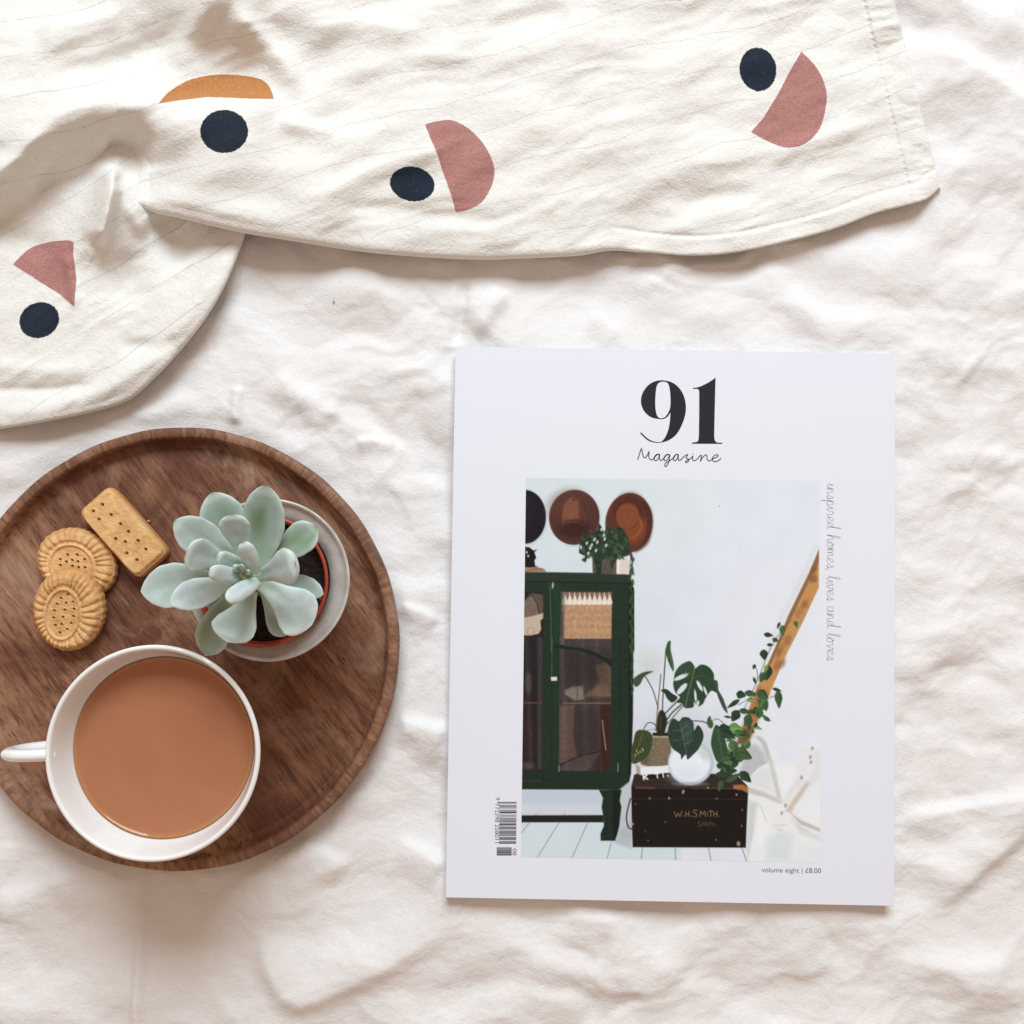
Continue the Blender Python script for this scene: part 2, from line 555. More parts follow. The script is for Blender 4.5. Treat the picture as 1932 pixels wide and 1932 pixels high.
def hem(X, Y, h):
    """double-turned hem with a sewn groove along the lower right and right edges"""
    db, _, al = pdist(X, Y, EDGE_A[::4])
    k = sstep(1120, 1230, X)
    pk = perlin(X / 9, Y / 9, 40)
    h = h + k * (0.7 * sstep(34, 24, db) - 0.85 * np.exp(-((db - 31) / 4.0) ** 2) * (0.8 + 0.5 * pk))
    dr, _, ar = pdist(X, Y, RIGHT_EDGE)
    h = h + 0.6 * sstep(56, 46, dr) + 0.5 * sstep(60, 20, dr) * perlin(X / 60, (Y + 0.15 * X) / 9.5, 41) * sstep(0, 14, dr)
    st = np.abs(((ar * 55) % 1.0) - 0.5)
    h = h - 0.42 * np.exp(-((dr - 52) / 3.2) ** 2) * sstep(0.5, 0.2, st)
    return h

NAVY = [(1430, 131, 34.5, 41, -8), (423, 248, 45, 40.5, 0), (778, 347, 42, 32.5, 10), (74, 604, 38, 33, -22)]
Z_1 = lambda p: [(x * 0.5, y * 0.5) for x, y in p]
Z_2 = lambda p: [((1500 + x / 0.9877) * 0.55903, y / 0.9877 * 0.55903) for x, y in p]
ROSE = [Z_2([(1190, 172), (1240, 225), (1270, 290), (1272, 350), (1250, 430), (1200, 480), (1140, 492), (1080, 472), (1022, 440), (1060, 398), (1090, 350), (1120, 300), (1150, 240)]),
        Z_1([(1604, 470), (1650, 458), (1710, 455), (1780, 495), (1835, 560), (1865, 635), (1855, 700), (1820, 760), (1770, 790), (1720, 800), (1705, 745), (1690, 700), (1668, 640), (1650, 580), (1628, 530)]),
        Z_1([(48, 998), (110, 940), (180, 915), (250, 907), (278, 912), (276, 960), (282, 1000), (288, 1050), (284, 1100), (280, 1158), (225, 1110), (130, 1050)])]
OCHRE = [Z_1([(598, 391), (640, 345), (720, 300), (820, 282), (920, 286), (990, 302), (1020, 335), (1033, 373), (940, 372), (860, 368), (780, 366), (680, 378)])]

def arc(p, n_arc):
    """curved for the first points, straight edge for the rest"""
    return [tuple(q) for q in spline(p[:n_arc], 6)] + list(p[n_arc:])
ROSE = [arc(ROSE[0], 9), arc(ROSE[1], 10), arc(ROSE[2], 5)]
OCHRE = [arc(OCHRE[0], 8)]

def print_attrs(me, X, Y, slope, gap, off, lipm):
    rough = 0.7 * perlin(X / 5, Y / 5, 50) + 0.5 * perlin(X / 2.6, Y / 2.6, 51)
    e = np.full(X.shape, 40.0)
    for cx, cy, rx, ry, r in NAVY:
        c, s = math.cos(math.radians(r)), math.sin(math.radians(r))
        u, v = (X - cx) * c + (Y - cy) * s, -(X - cx) * s + (Y - cy) * c
        e = np.minimum(e, (np.hypot(u / rx, v / ry) - 1) * min(rx, ry))
    fattr(me, "navy", e + rough * 2.2)
    for nm, L in (("rose", ROSE), ("ochre", OCHRE)):
        e = np.full(X.shape, 40.0)
        for p in L:
            e = np.minimum(e, sdf_poly(X, Y, p))
        fattr(me, nm, e + rough)
    f = (Y + slope * X + 30 * perlin(X / 260, Y / 260, 52) + 7 * perlin(X / 60, Y / 60, 53)) / gap + off
    f = np.abs(f - np.round(f)) * gap / math.hypot(1, slope)
    f = f + 0.7 * sstep(0.1, 0.45, perlin(X / 40, Y / 40, 54)) + 0.8 * perlin(X / 5, Y / 5, 55)
    fattr(me, "seam", np.clip(f + lipm, 0, 20))

M_MUS = fabric_mat("muslin", (0.82, 0.807, 0.77), [("navy", lin(27, 39, 54)), ("rose", lin(174, 124, 119)), ("ochre", lin(186, 126, 74))], 0.9)

def sheet(name, edge, top, hfun, ncol, nrow, rad, lip_cols, parent, slope, gap, off):
    """cloth between a top line and a free edge whose lip rolls under"""
    E, T = resample(edge, ncol), resample(np.asarray(top, float), ncol)
    t = np.linspace(0, 1, nrow) ** 0.92
    L = 9
    phi_t = np.concatenate([np.zeros(nrow), np.linspace(0, math.radians(215), L + 1)[1:]])
    tt = np.concatenate([t, np.ones(L)])
    phi_s = np.concatenate([np.zeros(ncol), np.linspace(0, math.radians(200), lip_cols + 1)[1:]]) if lip_cols else np.zeros(ncol)
    ss = np.concatenate([np.arange(ncol), np.full(lip_cols, ncol - 1)]).astype(int)
    P = T[None, ss] * (1 - tt)[:, None, None] + E[None, ss] * tt[:, None, None]
    X, Y = P[..., 0], P[..., 1]
    tan = np.gradient(E, axis=0)
    tan /= np.linalg.norm(tan, axis=1)[:, None]
    nrm = np.stack([-tan[:, 1], tan[:, 0]], -1)[ss]                 # outwards, photo space
    r = rad(X)
    Z = hfun(X, Y)
    rt = np.minimum(r, np.maximum(Z * 0.45, 0.4))
    Z2 = Z - rt * (1 - np.cos(phi_t))[:, None] - 0.9 * (1 - np.cos(phi_s))[None, :]
    V = at(X, Y, Z2 * 1e-3)
    # the roll under, in world space
    wn = np.stack([nrm[:, 0], -nrm[:, 1]], -1)
    V[..., 0] += rt * 1e-3 * np.sin(phi_t)[:, None] * wn[None, :, 0] + 0.9e-3 * np.sin(phi_s)[None, :] * 0.97
    V[..., 1] += rt * 1e-3 * np.sin(phi_t)[:, None] * wn[None, :, 1] - 0.9e-3 * np.sin(phi_s)[None, :] * (-0.24)
    me = new_mesh(name, V.reshape(-1, 3), grid_quads(V.shape[0], V.shape[1]))
    lipm = 20 * sstep(0.985, 1.0, tt)[:, None] + 0 * X
    print_attrs(me, X.ravel(), Y.ravel(), slope, gap, off, lipm.ravel())
    return add_obj(name, me, M_MUS, parent)

def surf_B(X, Y):
    return np.maximum(height_B(X, Y), 0.5)

def surf_A(X, Y):
    h = height_A(X, Y)
    h = hem(X, Y, h)
    b = height_B(X, Y)
    d, _, _ = pdist(X, Y, EDGE_A[::4])
    sink = sstep(250, 205, X) * sstep(95, 8, d)
    over = sstep(225, 300, X) * sstep(520, 470, X)
    h = np.where(over > 0, np.maximum(h, (b + 3.0) * over + h * (1 - over)), h)
    h = h * (1 - sink) + (b - 2.5) * sink
    bedh = bed_height(X, Y)
    return np.maximum(h, bedh + 1.6)

blanket = empty("muslin_blanket", at(700, 250, 0.0).tolist())
tag(blanket, "rumpled cream muslin blanket printed with navy dots and pink half circles", "blanket")
bp = blanket.location.copy()
def to_parent(o, p):
    o.matrix_parent_inverse = Matrix.Translation(-p.location)
to_parent(sheet("upper_fold", EDGE_A, [(-320, -320), (600, -320), (1606, -320)], surf_A, 860, 320,
      lambda X: np.interp(X, [0, 230, 300, 1100, 1230, 1800], [0.8, 1.0, 4.5, 4.0, 1.3, 1.1]), 5, blanket, 0.27, 74, 0.33), blanket)
to_parent(sheet("lower_fold", EDGE_B, [(-320, 235), (100, 205), (340, 300)], surf_B, 330, 240,
      lambda X: np.interp(X, [0, 300, 470], [2.5, 3.5, 3.0]), 0, blanket, 0.62, 92, 0.10), blanket)

# ================================================================== the wooden tray
def wood_mat(name, rim=False):
    t = NT(name)
    rot = (0, 0, math.radians(52))
    base = t.coord((1, 1, 1), rot)
    # boards glued side by side: broad tone bands across the grain
    sep = t.node("SeparateXYZ")
    t.link(base, sep.inputs[0])
    wob = t.noise(base, 9, 2)
    bx = t.math('ADD', t.math('MULTIPLY', sep.outputs[1], 17.0), t.math('MULTIPLY', wob, 0.9))
    band = t.node("TexNoise", noise_dimensions='1D')
    t.link(bx, band.inputs["W"])
    band.inputs["Scale"].default_value = 1.0
    band.inputs["Detail"].default_value = 1.0
    band_f = t.ramp(band.outputs["Fac"], [(0.36, 0.0), (0.44, 0.55), (0.56, 0.45), (0.64, 1.0)])
    long_ = t.coord((1.0, 7.0, 7.0), rot) if False else t.coord((7.0, 55.0, 30.0), rot)
    fig = t.noise(long_, 1.6, 5, 0.62, 0.8)
    fine = t.noise(t.coord((60.0, 420.0, 200.0), rot), 1.0, 4, 0.7, 0.4)
    pore = t.noise(t.coord((150.0, 1100.0, 500.0), rot), 1.0, 2, 0.6)
    c = t.ramp(fig, [(0.22, lin(98, 60, 42)), (0.42, lin(142, 98, 73)), (0.58, lin(168, 124, 96)), (0.8, lin(196, 156, 125))])
    c = t.mix(t.math('MULTIPLY', band_f, 0.8), c, t.mix(fig, lin(76, 42, 29), lin(122, 76, 54)))
    c = t.mix(t.ramp(fine, [(0.36, 0.8), (0.52, 0.0)]), c, lin(74, 44, 32))
    c = t.mix(t.ramp(fine, [(0.58, 0.0), (0.75, 0.35)]), c, lin(176, 136, 108))
    c = t.mix(t.ramp(pore, [(0.28, 0.75), (0.40, 0.0)]), c, lin(48, 28, 22))
    stain = t.noise(base, 17, 5, 0.65, 0.8)
    c = t.mix(t.ramp(stain, [(0.48, 0.0), (0.64, 0.7)]), c, lin(86, 46, 33))
    c = t.mix(t.ramp(stain, [(0.32, 0.6), (0.46, 0.0)]), c, lin(172, 140, 117))
    if rim:
        # end grain and tool marks across the turned rim
        tc = t.node("TexCoord")
        s2 = t.node("SeparateXYZ")
        t.link(tc.outputs["Object"], s2.inputs[0])
        ang = t.math('ARCTAN2', s2.outputs[1], s2.outputs[0])
        n = t.node("TexNoise", noise_dimensions='1D')
        t.link(t.math('ADD', t.math('MULTIPLY', ang, 46.0), t.math('MULTIPLY', t.noise(tc.outputs["Object"], 300, 3), 2.2)), n.inputs["W"])
        n.inputs["Scale"].default_value = 1.0
        n.inputs["Detail"].default_value = 4.0
        top = t.maprange(s2.outputs[2], 0.0136, 0.0156)
        c = t.mix(t.math('MULTIPLY', top, t.ramp(n.outputs["Fac"], [(0.36, 0.5), (0.50, 0.0)])), c, lin(84, 52, 38))
        c = t.mix(t.math('MULTIPLY', top, t.ramp(n.outputs["Fac"], [(0.50, 0.15), (0.72, 0.45)])), c, lin(172, 134, 106))
    nb = t.bump(fine, 0.0006, 0.5)
    nb = t.bump(pore, 0.0003, 0.5, nb)
    mott = t.noise(t.coord((14.0, 40.0, 20.0), rot), 1.0, 5, 0.7, 1.2)
    c = t.mix(t.ramp(mott, [(0.56, 0.0), (0.70, 0.55)]), c, lin(176, 146, 124))
    c = t.mix(t.ramp(mott, [(0.30, 0.6), (0.42, 0.0)]), c, lin(78, 42, 30))
    scuff = t.noise(t.coord((90.0, 700.0, 90.0), (0, 0, 1.9)), 1.0, 3, 0.7)
    c = t.mix(t.ramp(scuff, [(0.72, 0.0), (0.80, 0.45)]), c, lin(190, 165, 146))
    rough = t.ramp(t.noise(base, 40, 3), [(0.3, 0.50), (0.7, 0.66)])
    return t.done(c, rough, nb, 0.28)

M_WOOD, M_WRIM = wood_mat("mango_wood"), wood_mat("mango_wood_rim", True)
TZ_RIM, TZ_FLOOR = 0.0160, 0.0088
tc_w = pt(TRAY_C[0], TRAY_C[1], TZ_RIM)
TR = TRAY_R * mm_per_px(TZ_RIM)
tray = empty("wooden_tray", (tc_w.x, tc_w.y, 0))
tag(tray, "round dark wooden tray with raised rim holding tea, biscuits and a plant", "tray")
fl = [(0.0001, TZ_FLOOR)] + [(TR * k, TZ_FLOOR) for k in (0.2, 0.4, 0.6, 0.8)] + [(TR - 0.0092, TZ_FLOOR), (TR - 0.0082, TZ_FLOOR - 0.0004), (TR - 0.0080, 0.003), (0.001, 0.0028)]
lathe("tray_floor", fl, M_WOOD, tray, 160)
def rim_wob(r, z, th):
    return r + 0.00028 * np.sin(5 * th + 1) * (z > 0.013) + 0.00012 * np.sin(23 * th), z + 0.0002 * np.sin(3 * th) * (z > 0.0148)
rp = [(TR - 0.0090, TZ_FLOOR - 0.0002), (TR - 0.0076, TZ_FLOOR + 0.0004), (TR - 0.0062, TZ_FLOOR + 0.0014), (TR - 0.0053, TZ_FLOOR + 0.0035), (TR - 0.0049, TZ_FLOOR + 0.0055),
      (TR - 0.0047, TZ_RIM - 0.0016), (TR - 0.0044, TZ_RIM - 0.0005), (TR - 0.0038, TZ_RIM), (TR - 0.0010, TZ_RIM), (TR - 0.0003, TZ_RIM - 0.0005), (TR, TZ_RIM - 0.0014),
      (TR + 0.0002, TZ_RIM - 0.006), (TR - 0.0006, 0.006), (TR - 0.0024, 0.0022), (TR - 0.005, 0.0005), (TR - 0.0084, 0.0003), (TR - 0.0088, 0.0028)]
lathe("tray_rim", rp, M_WRIM, tray, 256, wob=rim_wob)

# ================================================================== the shortbread biscuits
def biscuit_mat():
    t = NT("shortbread")
    v = t.coord()
    n = t.noise(v, 160, 5, 0.6)
    c = t.ramp(n, [(0.3, lin(206, 158, 100)), (0.5, lin(222, 178, 122)), (0.72, lin(234, 196, 144))])
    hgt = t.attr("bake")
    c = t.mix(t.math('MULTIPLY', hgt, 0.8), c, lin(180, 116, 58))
    g = t.node("TexVoronoi", feature='F1')
    t.link(v, g.inputs["Vector"])
    g.inputs["Scale"].default_value = 650
    c = t.mix(t.ramp(g.outputs["Distance"], [(0.10, 0.55), (0.2, 0.0)]), c, lin(240, 205, 150))
    nb = t.bump(t.noise(v, 900, 4, 0.7), 0.0006, 0.55)
    nb = t.bump(t.noise(v, 230, 3), 0.0012, 0.4, nb)
    return t.done(c, 0.72, nb, 0.3, Subsurface_Weight=0.08, Subsurface_Radius=(0.003, 0.0015, 0.0006))

M_BIS = biscuit_mat()

def biscuit(name, Rf, top, holes, h_edge, hole_r, seg, rings, seed):
    """pressed biscuit: a shaped top with pricked holes, rounded side, flat bottom (local metres)"""
    th = np.linspace(0, 2 * math.pi, seg, endpoint=False)
    rho = np.linspace(0.004, 1, rings)
    R = Rf(th)
    X, Y = rho[:, None] * R * np.cos(th), rho[:, None] * R * np.sin(th)
    Z, bake = top(X, Y, rho[:, None], th[None])
    Z = Z + 0.00016 * perlin(X / 0.0021 + 7, Y / 0.0021, seed) + 0.00009 * perlin(X / 0.0009, Y / 0.0009, seed + 1)
    for hx, hy in holes:
        d = np.hypot(X - hx, Y - hy)
        Z = Z - 0.0021 * np.exp(-(d / hole_r) ** 4) + 0.00012 * np.exp(-((d - hole_r * 1.6) / (0.5 * hole_r)) ** 2)
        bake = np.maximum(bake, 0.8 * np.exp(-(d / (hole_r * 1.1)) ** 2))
    rows = [np.stack([X, Y, Z], -1)]
    bk = [bake]
    for k, zz in ((1.018, 0.72), (1.024, 0.4), (1.012, 0.15), (0.985, 0.02), (0.94, 0.0)):
        wob = 1 + 0.004 * perlin(np.cos(th) * 9 + 3, np.sin(th) * 9 + zz * 4, seed + 2)
        rows.append(np.stack([R * k * wob * np.cos(th), R * k * wob * np.sin(th), Z[-1] * zz], -1)[None])
        bk.append(np.full((1, seg), 0.75))
    V = np.concatenate(rows, 0)
    n = V.shape[0]
    v = np.vstack([V.reshape(-1, 3), [[0, 0, Z[0].mean()], [0, 0, 0.0]]])
    q = grid_quads(n, seg, wrap=True, flip=False).tolist()
    c = n * seg
    q += [[c, j, (j + 1) % seg] for j in range(seg)] + [[c + 1, (n - 1) * seg + (j + 1) % seg, (n - 1) * seg + j] for j in range(seg)]
    me = bpy.data.meshes.new(name)
    me.from_pydata(v.tolist(), [], q)
    me.polygons.foreach_set("use_smooth", np.ones(len(me.polygons), bool))
    fattr(me, "bake", np.concatenate([np.concatenate(bk, 0).ravel(), [0, 0.7]]))
    me.update()
    return add_obj(name, me, M_BIS)

Z3 = lambda x, y: (33.54 + x * 0.18517, 894.4 + y * 0.18517)

def place(o, c3, z, img_rot, tilt=0.0, tilt_axis=0.0):
    """img_rot: clockwise turn in the photo of the biscuit's local x axis"""
    p = pt(*Z3(*c3), z + 0.0040)
    p.z = z
    M = Matrix.Translation(p) @ Matrix.Rotation(-math.radians(img_rot), 4, 'Z') @ Matrix.Rotation(math.radians(tilt), 4, 'Y')
    o.matrix_world = M
    return o

def local_holes(hs, c3, z, img_rot):
    c = pt(*Z3(*c3), z)
    M = Matrix.Rotation(math.radians(img_rot), 3, 'Z')
    out = []
    for x, y in hs:
        d = M @ (pt(*Z3(x, y), z) - c)
        out.append((d.x, d.y))
    return out

K3 = 0.18517 * mm_per_px(0.015)
def oval_biscuit(name, c3, z, a, b, ia, ib, ioff, rot, holes, nfl, seed, tilt):
    A, B, IA, IB = a * K3, b * K3, ia * K3, ib * K3
    ox, oy = ioff[0] * K3, ioff[1] * K3
    hz = 0.0066
    Rf = lambda th: (A * B) / np.sqrt((B * np.cos(th)) ** 2 + (A * np.sin(th)) ** 2) * (1 + 0.010 * np.cos(nfl * th + 0.6 * np.sin(3 * th)))
    def top(X, Y, rho, th):
        e = np.hypot((X - ox) / IA, (Y - oy) / IB)
        tt = np.arctan2((Y - oy) / IB, (X - ox) / IA)
        ph = nfl * tt + 1.6 * np.sin(2 * tt + seed) + 1.1 * np.sin(5 * tt + 2) + 0.7 * np.sin(9 * tt)
        out = sstep(1.04, 1.22, e) * sstep(1.0, 0.93, rho)
        z_ = hz + 0.0007 * sstep(1.02, 1.35, e) - 0.0021 * sstep(0.80, 1.02, rho) ** 1.5
        z_ = z_ + 0.00115 * out * (np.abs(np.sin(ph / 2)) ** 0.8 - 0.45) * (0.75 + 0.5 * perlin(tt * 3, e * 2, seed + 9))
        z_ = z_ + 0.00062 * np.exp(-((e - 1.0) / 0.055) ** 2) - 0.00035 * np.exp(-((e - 1.16) / 0.06) ** 2)
        z_ = z_ - 0.00025 * sstep(0.96, 0.9, e)
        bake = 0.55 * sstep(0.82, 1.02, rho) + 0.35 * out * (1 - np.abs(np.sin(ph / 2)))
        return z_, np.clip(bake, 0, 1) * np.ones_like(X)
    o = biscuit(name, Rf, top, local_holes(holes, c3, z, rot), hz, 0.00050, 340, 96, seed)
    return place(o, c3, z, rot, tilt)

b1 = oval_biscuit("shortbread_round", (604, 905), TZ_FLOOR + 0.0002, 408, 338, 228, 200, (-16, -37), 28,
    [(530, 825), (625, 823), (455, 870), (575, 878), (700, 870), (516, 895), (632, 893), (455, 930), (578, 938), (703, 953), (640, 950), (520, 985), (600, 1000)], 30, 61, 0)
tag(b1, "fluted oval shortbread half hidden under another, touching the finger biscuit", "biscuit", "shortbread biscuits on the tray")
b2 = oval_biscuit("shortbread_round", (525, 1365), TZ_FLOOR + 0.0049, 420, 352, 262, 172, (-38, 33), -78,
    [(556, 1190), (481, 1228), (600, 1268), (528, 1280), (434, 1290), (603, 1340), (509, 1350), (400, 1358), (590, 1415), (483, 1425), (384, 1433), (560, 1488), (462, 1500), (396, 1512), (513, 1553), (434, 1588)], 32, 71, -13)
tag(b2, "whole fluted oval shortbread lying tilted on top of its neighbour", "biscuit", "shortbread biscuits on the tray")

def finger():
    c3, rot, z = (1104, 594), 48.0, TZ_FLOOR + 0.0002
    A, B, hz = 452 * K3, 212 * K3, 0.0092
    p = 9.0
    Rf = lambda th: (np.abs(np.cos(th) / A) ** p + np.abs(np.sin(th) / B) ** p) ** (-1 / p) * (1 + 0.006 * perlin(np.cos(th) * 6, np.sin(th) * 6, 80))
    def top(X, Y, rho, th):
        z_ = hz - 0.0016 * sstep(0.88, 1.0, rho) ** 2 + 0.0005 * perlin(X / 0.009, Y / 0.009, 81)
        return z_ * np.ones_like(X), (0.35 * sstep(0.9, 1.0, rho)) * np.ones_like(X) + 0.25 * sstep(0.0, 0.4, perlin(X / 0.007, Y / 0.007, 83))
    hs = [(903, 316), (810, 383), (990, 420), (868, 466), (1088, 513), (1170, 592), (1038, 664), (1137, 696), (1266, 683), (1343, 772), (1152, 812), (1254, 880)]
    hs = local_holes(hs, c3, z + hz, rot)
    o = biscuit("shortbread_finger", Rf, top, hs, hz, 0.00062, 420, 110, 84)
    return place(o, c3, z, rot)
b3 = finger()
tag(b3, "rectangular shortbread finger with pricked holes beside the succulent", "biscuit", "shortbread biscuits on the tray")

# a few crumbs fallen from the biscuits
for k, (x, y, r) in enumerate([(1332, 478, 0.00055), (2951, 1489, 0.0005)]):
    bm = bmesh.new()
    bmesh.ops.create_icosphere(bm, subdivisions=2, radius=r)
    for v in bm.verts:
        v.co *= random.uniform(0.7, 1.3)
    me = bpy.data.meshes.new("biscuit_crumb")
    bm.to_mesh(me)
    bm.free()
    fattr(me, "bake", np.zeros(len(me.vertices)))
    o = add_obj("biscuit_crumb", me, M_BIS, None, pt(*Z3(x, y), TZ_FLOOR + r * 0.8))
    tag(o, ("tiny pale crumb on the wood right beside the shortbread finger", "tiny pale crumb alone on bare wood to the right of the cup")[k], "crumb", "shortbread crumbs")

# ================================================================== the cup of tea
def porcelain():
    t = NT("white_porcelain")
    return t.done((0.83, 0.835, 0.83), 0.12, t.bump(t.noise(t.coord(), 60, 2), 0.0004, 0.1), 0.5, Coat_Weight=0.25, Coat_Roughness=0.05)
M_POR = porcelain()
CUP_H = 0.0610
CZ = TZ_FLOOR + 0.0001
RIM_Z = CZ + CUP_H
cw = pt(287, 1421, RIM_Z)
CR = 201 * mm_per_px(RIM_Z)
cup = empty("teacup", (cw.x, cw.y, CZ))
tag(cup, "white porcelain cup full of milky tea on the wooden tray", "cup")
H = CUP_H
outp = [(0.001, 0.003), (0.0165, 0.0028), (0.0185, 0.0022), (0.0192, 0.0), (0.0208, 0.0), (0.0212, 0.0025), (0.0222, 0.007), (0.0248, 0.016), (0.0285, 0.027), (0.0325, 0.038), (CR - 0.0040, 0.048), (CR - 0.0014, 0.0555), (CR, H - 0.0016)]
lip = [(CR, H - 0.0007), (CR - 0.0005, H - 0.0001), (CR - 0.0011, H), (CR - 0.0017, H - 0.0004), (CR - 0.0021, H - 0.0014)]
inp = [(CR - 0.0031, H - 0.006), (CR - 0.0052, H - 0.0135), (CR - 0.0105, H - 0.025), (0.0255, 0.026), (0.0215, 0.016), (0.017, 0.009), (0.010, 0.006), (0.001, 0.0055)]
prof = np.vstack([spline(outp, 4), spline(lip, 3), spline(inp, 5)])
lathe("cup_body", prof, M_POR, cup, 192)
# loop handle on the left
hd = Vector((-1.0, -0.035, 0)).normalized()
hp = [(CR - 0.0019, H - 0.0068), (CR + 0.006, H - 0.0050), (CR + 0.0140, H - 0.0066), (CR + 0.0188, H - 0.0125), (CR + 0.0172, H - 0.0215), (CR + 0.0095, H - 0.0285), (CR + 0.0, H - 0.0320), (CR - 0.0125, H - 0.0335)]
hp = spline(hp, 8)
path = np.array([[hd.x * r, hd.y * r, z] for r, z in hp])
rad = np.interp(np.linspace(0, 1, len(path)), [0, 0.12, 0.5, 0.88, 1], [0.0037, 0.0034, 0.0033, 0.0033, 0.0044])
tube("handle", path, rad, M_POR, cup, 20, 0.72, up=(hd.y, -hd.x, 0))

TEA_Z = H - 0.0148
tr_ = CR - 0.0057
def tea_mat():
    t = NT("milky_tea")
    v = t.coord()
    n = t.noise(v, 20, 4, 0.55, 1.6)
    c = t.ramp(n, [(0.3, lin(168, 112, 80)), (0.5, lin(171, 115, 83)), (0.7, lin(174, 118, 86))])
    tc = t.node("TexCoord")
    s2 = t.node("SeparateXYZ")
    t.link(tc.outputs["Object"], s2.inputs[0])
    rr2 = t.math('POWER', t.math('ADD', t.math('MULTIPLY', s2.outputs[0], s2.outputs[0]), t.math('MULTIPLY', s2.outputs[1], s2.outputs[1])), 0.5)
    c = t.mix(t.maprange(rr2, tr_ - 0.0019, tr_ - 0.0004, 0.0, 0.5), c, lin(186, 132, 82))      # thin tea at the wall
    return t.done(c, 0.05, t.bump(t.noise(v, 35, 2), 0.0004, 0.06), 0.5, IOR=1.34, Subsurface_Weight=0.25, Subsurface_Radius=(0.006, 0.003, 0.0015))
tea = lathe("tea", [(0.0001, TEA_Z), (tr_ * 0.5, TEA_Z), (tr_ - 0.0030, TEA_Z), (tr_ - 0.0020, TEA_Z + 0.00008), (tr_ - 0.0012, TEA_Z + 0.0003), (tr_ - 0.0006, TEA_Z + 0.0007), (tr_ + 0.0001, TEA_Z + 0.0012), (tr_ - 0.0003, TEA_Z - 0.003), (tr_ - 0.0035, TEA_Z - 0.008), (0.001, TEA_Z - 0.010)], tea_mat(), None, 160, (cw.x, cw.y, CZ))
tag(tea, "milky brown tea filling the white cup nearly to the rim", "tea")
bub = NT("tea_bubble").done(lin(150, 92, 54), 0.08, None, 0.5)
for a in (186, 190, 202, 209, 211, 318, 322):
    a_ = math.radians(a + 8)
    r = random.uniform(0.00022, 0.00042)
    bm = bmesh.new()
    bmesh.ops.create_uvsphere(bm, u_segments=12, v_segments=8, radius=r)
    me = bpy.data.meshes.new("bubble")
    bm.to_mesh(me)
    bm.free()
    me.polygons.foreach_set("use_smooth", np.ones(len(me.polygons), bool))
    o = add_obj("bubble", me, bub, tea, ((tr_ - 0.0012) * math.cos(a_), (tr_ - 0.0012) * math.sin(a_), TEA_Z + r * 0.15))

# ================================================================== the succulent
def holder_mat():
    t = NT("frosted_grey_glass")
    v = t.coord()
    n = t.noise(v, 120, 5, 0.65)
    c = t.ramp(n, [(0.3, lin(190, 184, 175)), (0.55, lin(216, 212, 205)), (0.8, lin(232, 229, 223))])
    c = t.mix(t.ramp(t.noise(v, 260, 4, 0.7), [(0.64, 0.0), (0.76, 0.6)]), c, lin(128, 122, 114))
    return t.done(c, 0.3, t.bump(n, 0.0008, 0.3), 0.5, Transmission_Weight=0.22, IOR=1.4, Coat_Weight=0.5, Coat_Roughness=0.1)
HZ = 0.052
ho = pt(506, 1094, HZ)
HR = 153.5 * mm_per_px(HZ)
hpz = TZ_FLOOR + 0.0001
prof = [(0.001, 0.0), (0.0205, 0.0), (0.0225, 0.001), (0.0245, 0.010), (0.0270, 0.024), (HR - 0.0012, 0.040), (HR - 0.0001, HZ - hpz - 0.0012), (HR, HZ - hpz - 0.0003), (HR - 0.0005, HZ - hpz), (HR - 0.0012, HZ - hpz - 0.0003),
        (HR - 0.0019, HZ - hpz - 0.0016), (HR - 0.0032, HZ - hpz - 0.0022), (HR - 0.0052, HZ - hpz - 0.0029), (HR - 0.0082, HZ - hpz - 0.0042), (HR - 0.0090, HZ - hpz - 0.0060), (0.0215, 0.018), (0.0195, 0.006), (0.001, 0.005)]
holder = lathe("pot_holder", prof, holder_mat(), None, 160, (ho.x, ho.y, hpz))
tag(holder, "speckled pale grey round pot holder around the terracotta plant pot", "pot holder")

PZ = 0.0545
po = pt(494.5, 1096.5, PZ)
PR = 125 * mm_per_px(PZ)
plant = empty("potted_succulent", (po.x, po.y, hpz + 0.0055))
tag(plant, "pale blue green succulent rosette leaning out of a terracotta plastic pot", "potted plant")
tp = NT("terracotta_plastic")
tpn = tp.noise(tp.coord(), 300, 3)
M_TP = tp.done(tp.ramp(tpn, [(0.3, lin(150, 58, 38)), (0.7, lin(178, 76, 50))]), 0.42, tp.bump(tpn, 0.0004, 0.2), 0.4)
b0 = hpz + 0.0055
ph = PZ - b0
lathe("nursery_pot", [(0.001, 0.0), (0.0165, 0.0), (0.0172, 0.0008), (PR - 0.0050, ph - 0.0062), (PR - 0.0014, ph - 0.0058), (PR - 0.0010, ph - 0.001), (PR - 0.0003, ph), (PR, ph + 0.0002), (PR - 0.0002, ph + 0.0006), (PR - 0.0011, ph + 0.0006),
      (PR - 0.0016, ph - 0.0004), (PR - 0.0022, ph - 0.0048), (PR - 0.0058, ph - 0.0056), (PR - 0.0064, ph - 0.016)], M_TP, plant, 128)
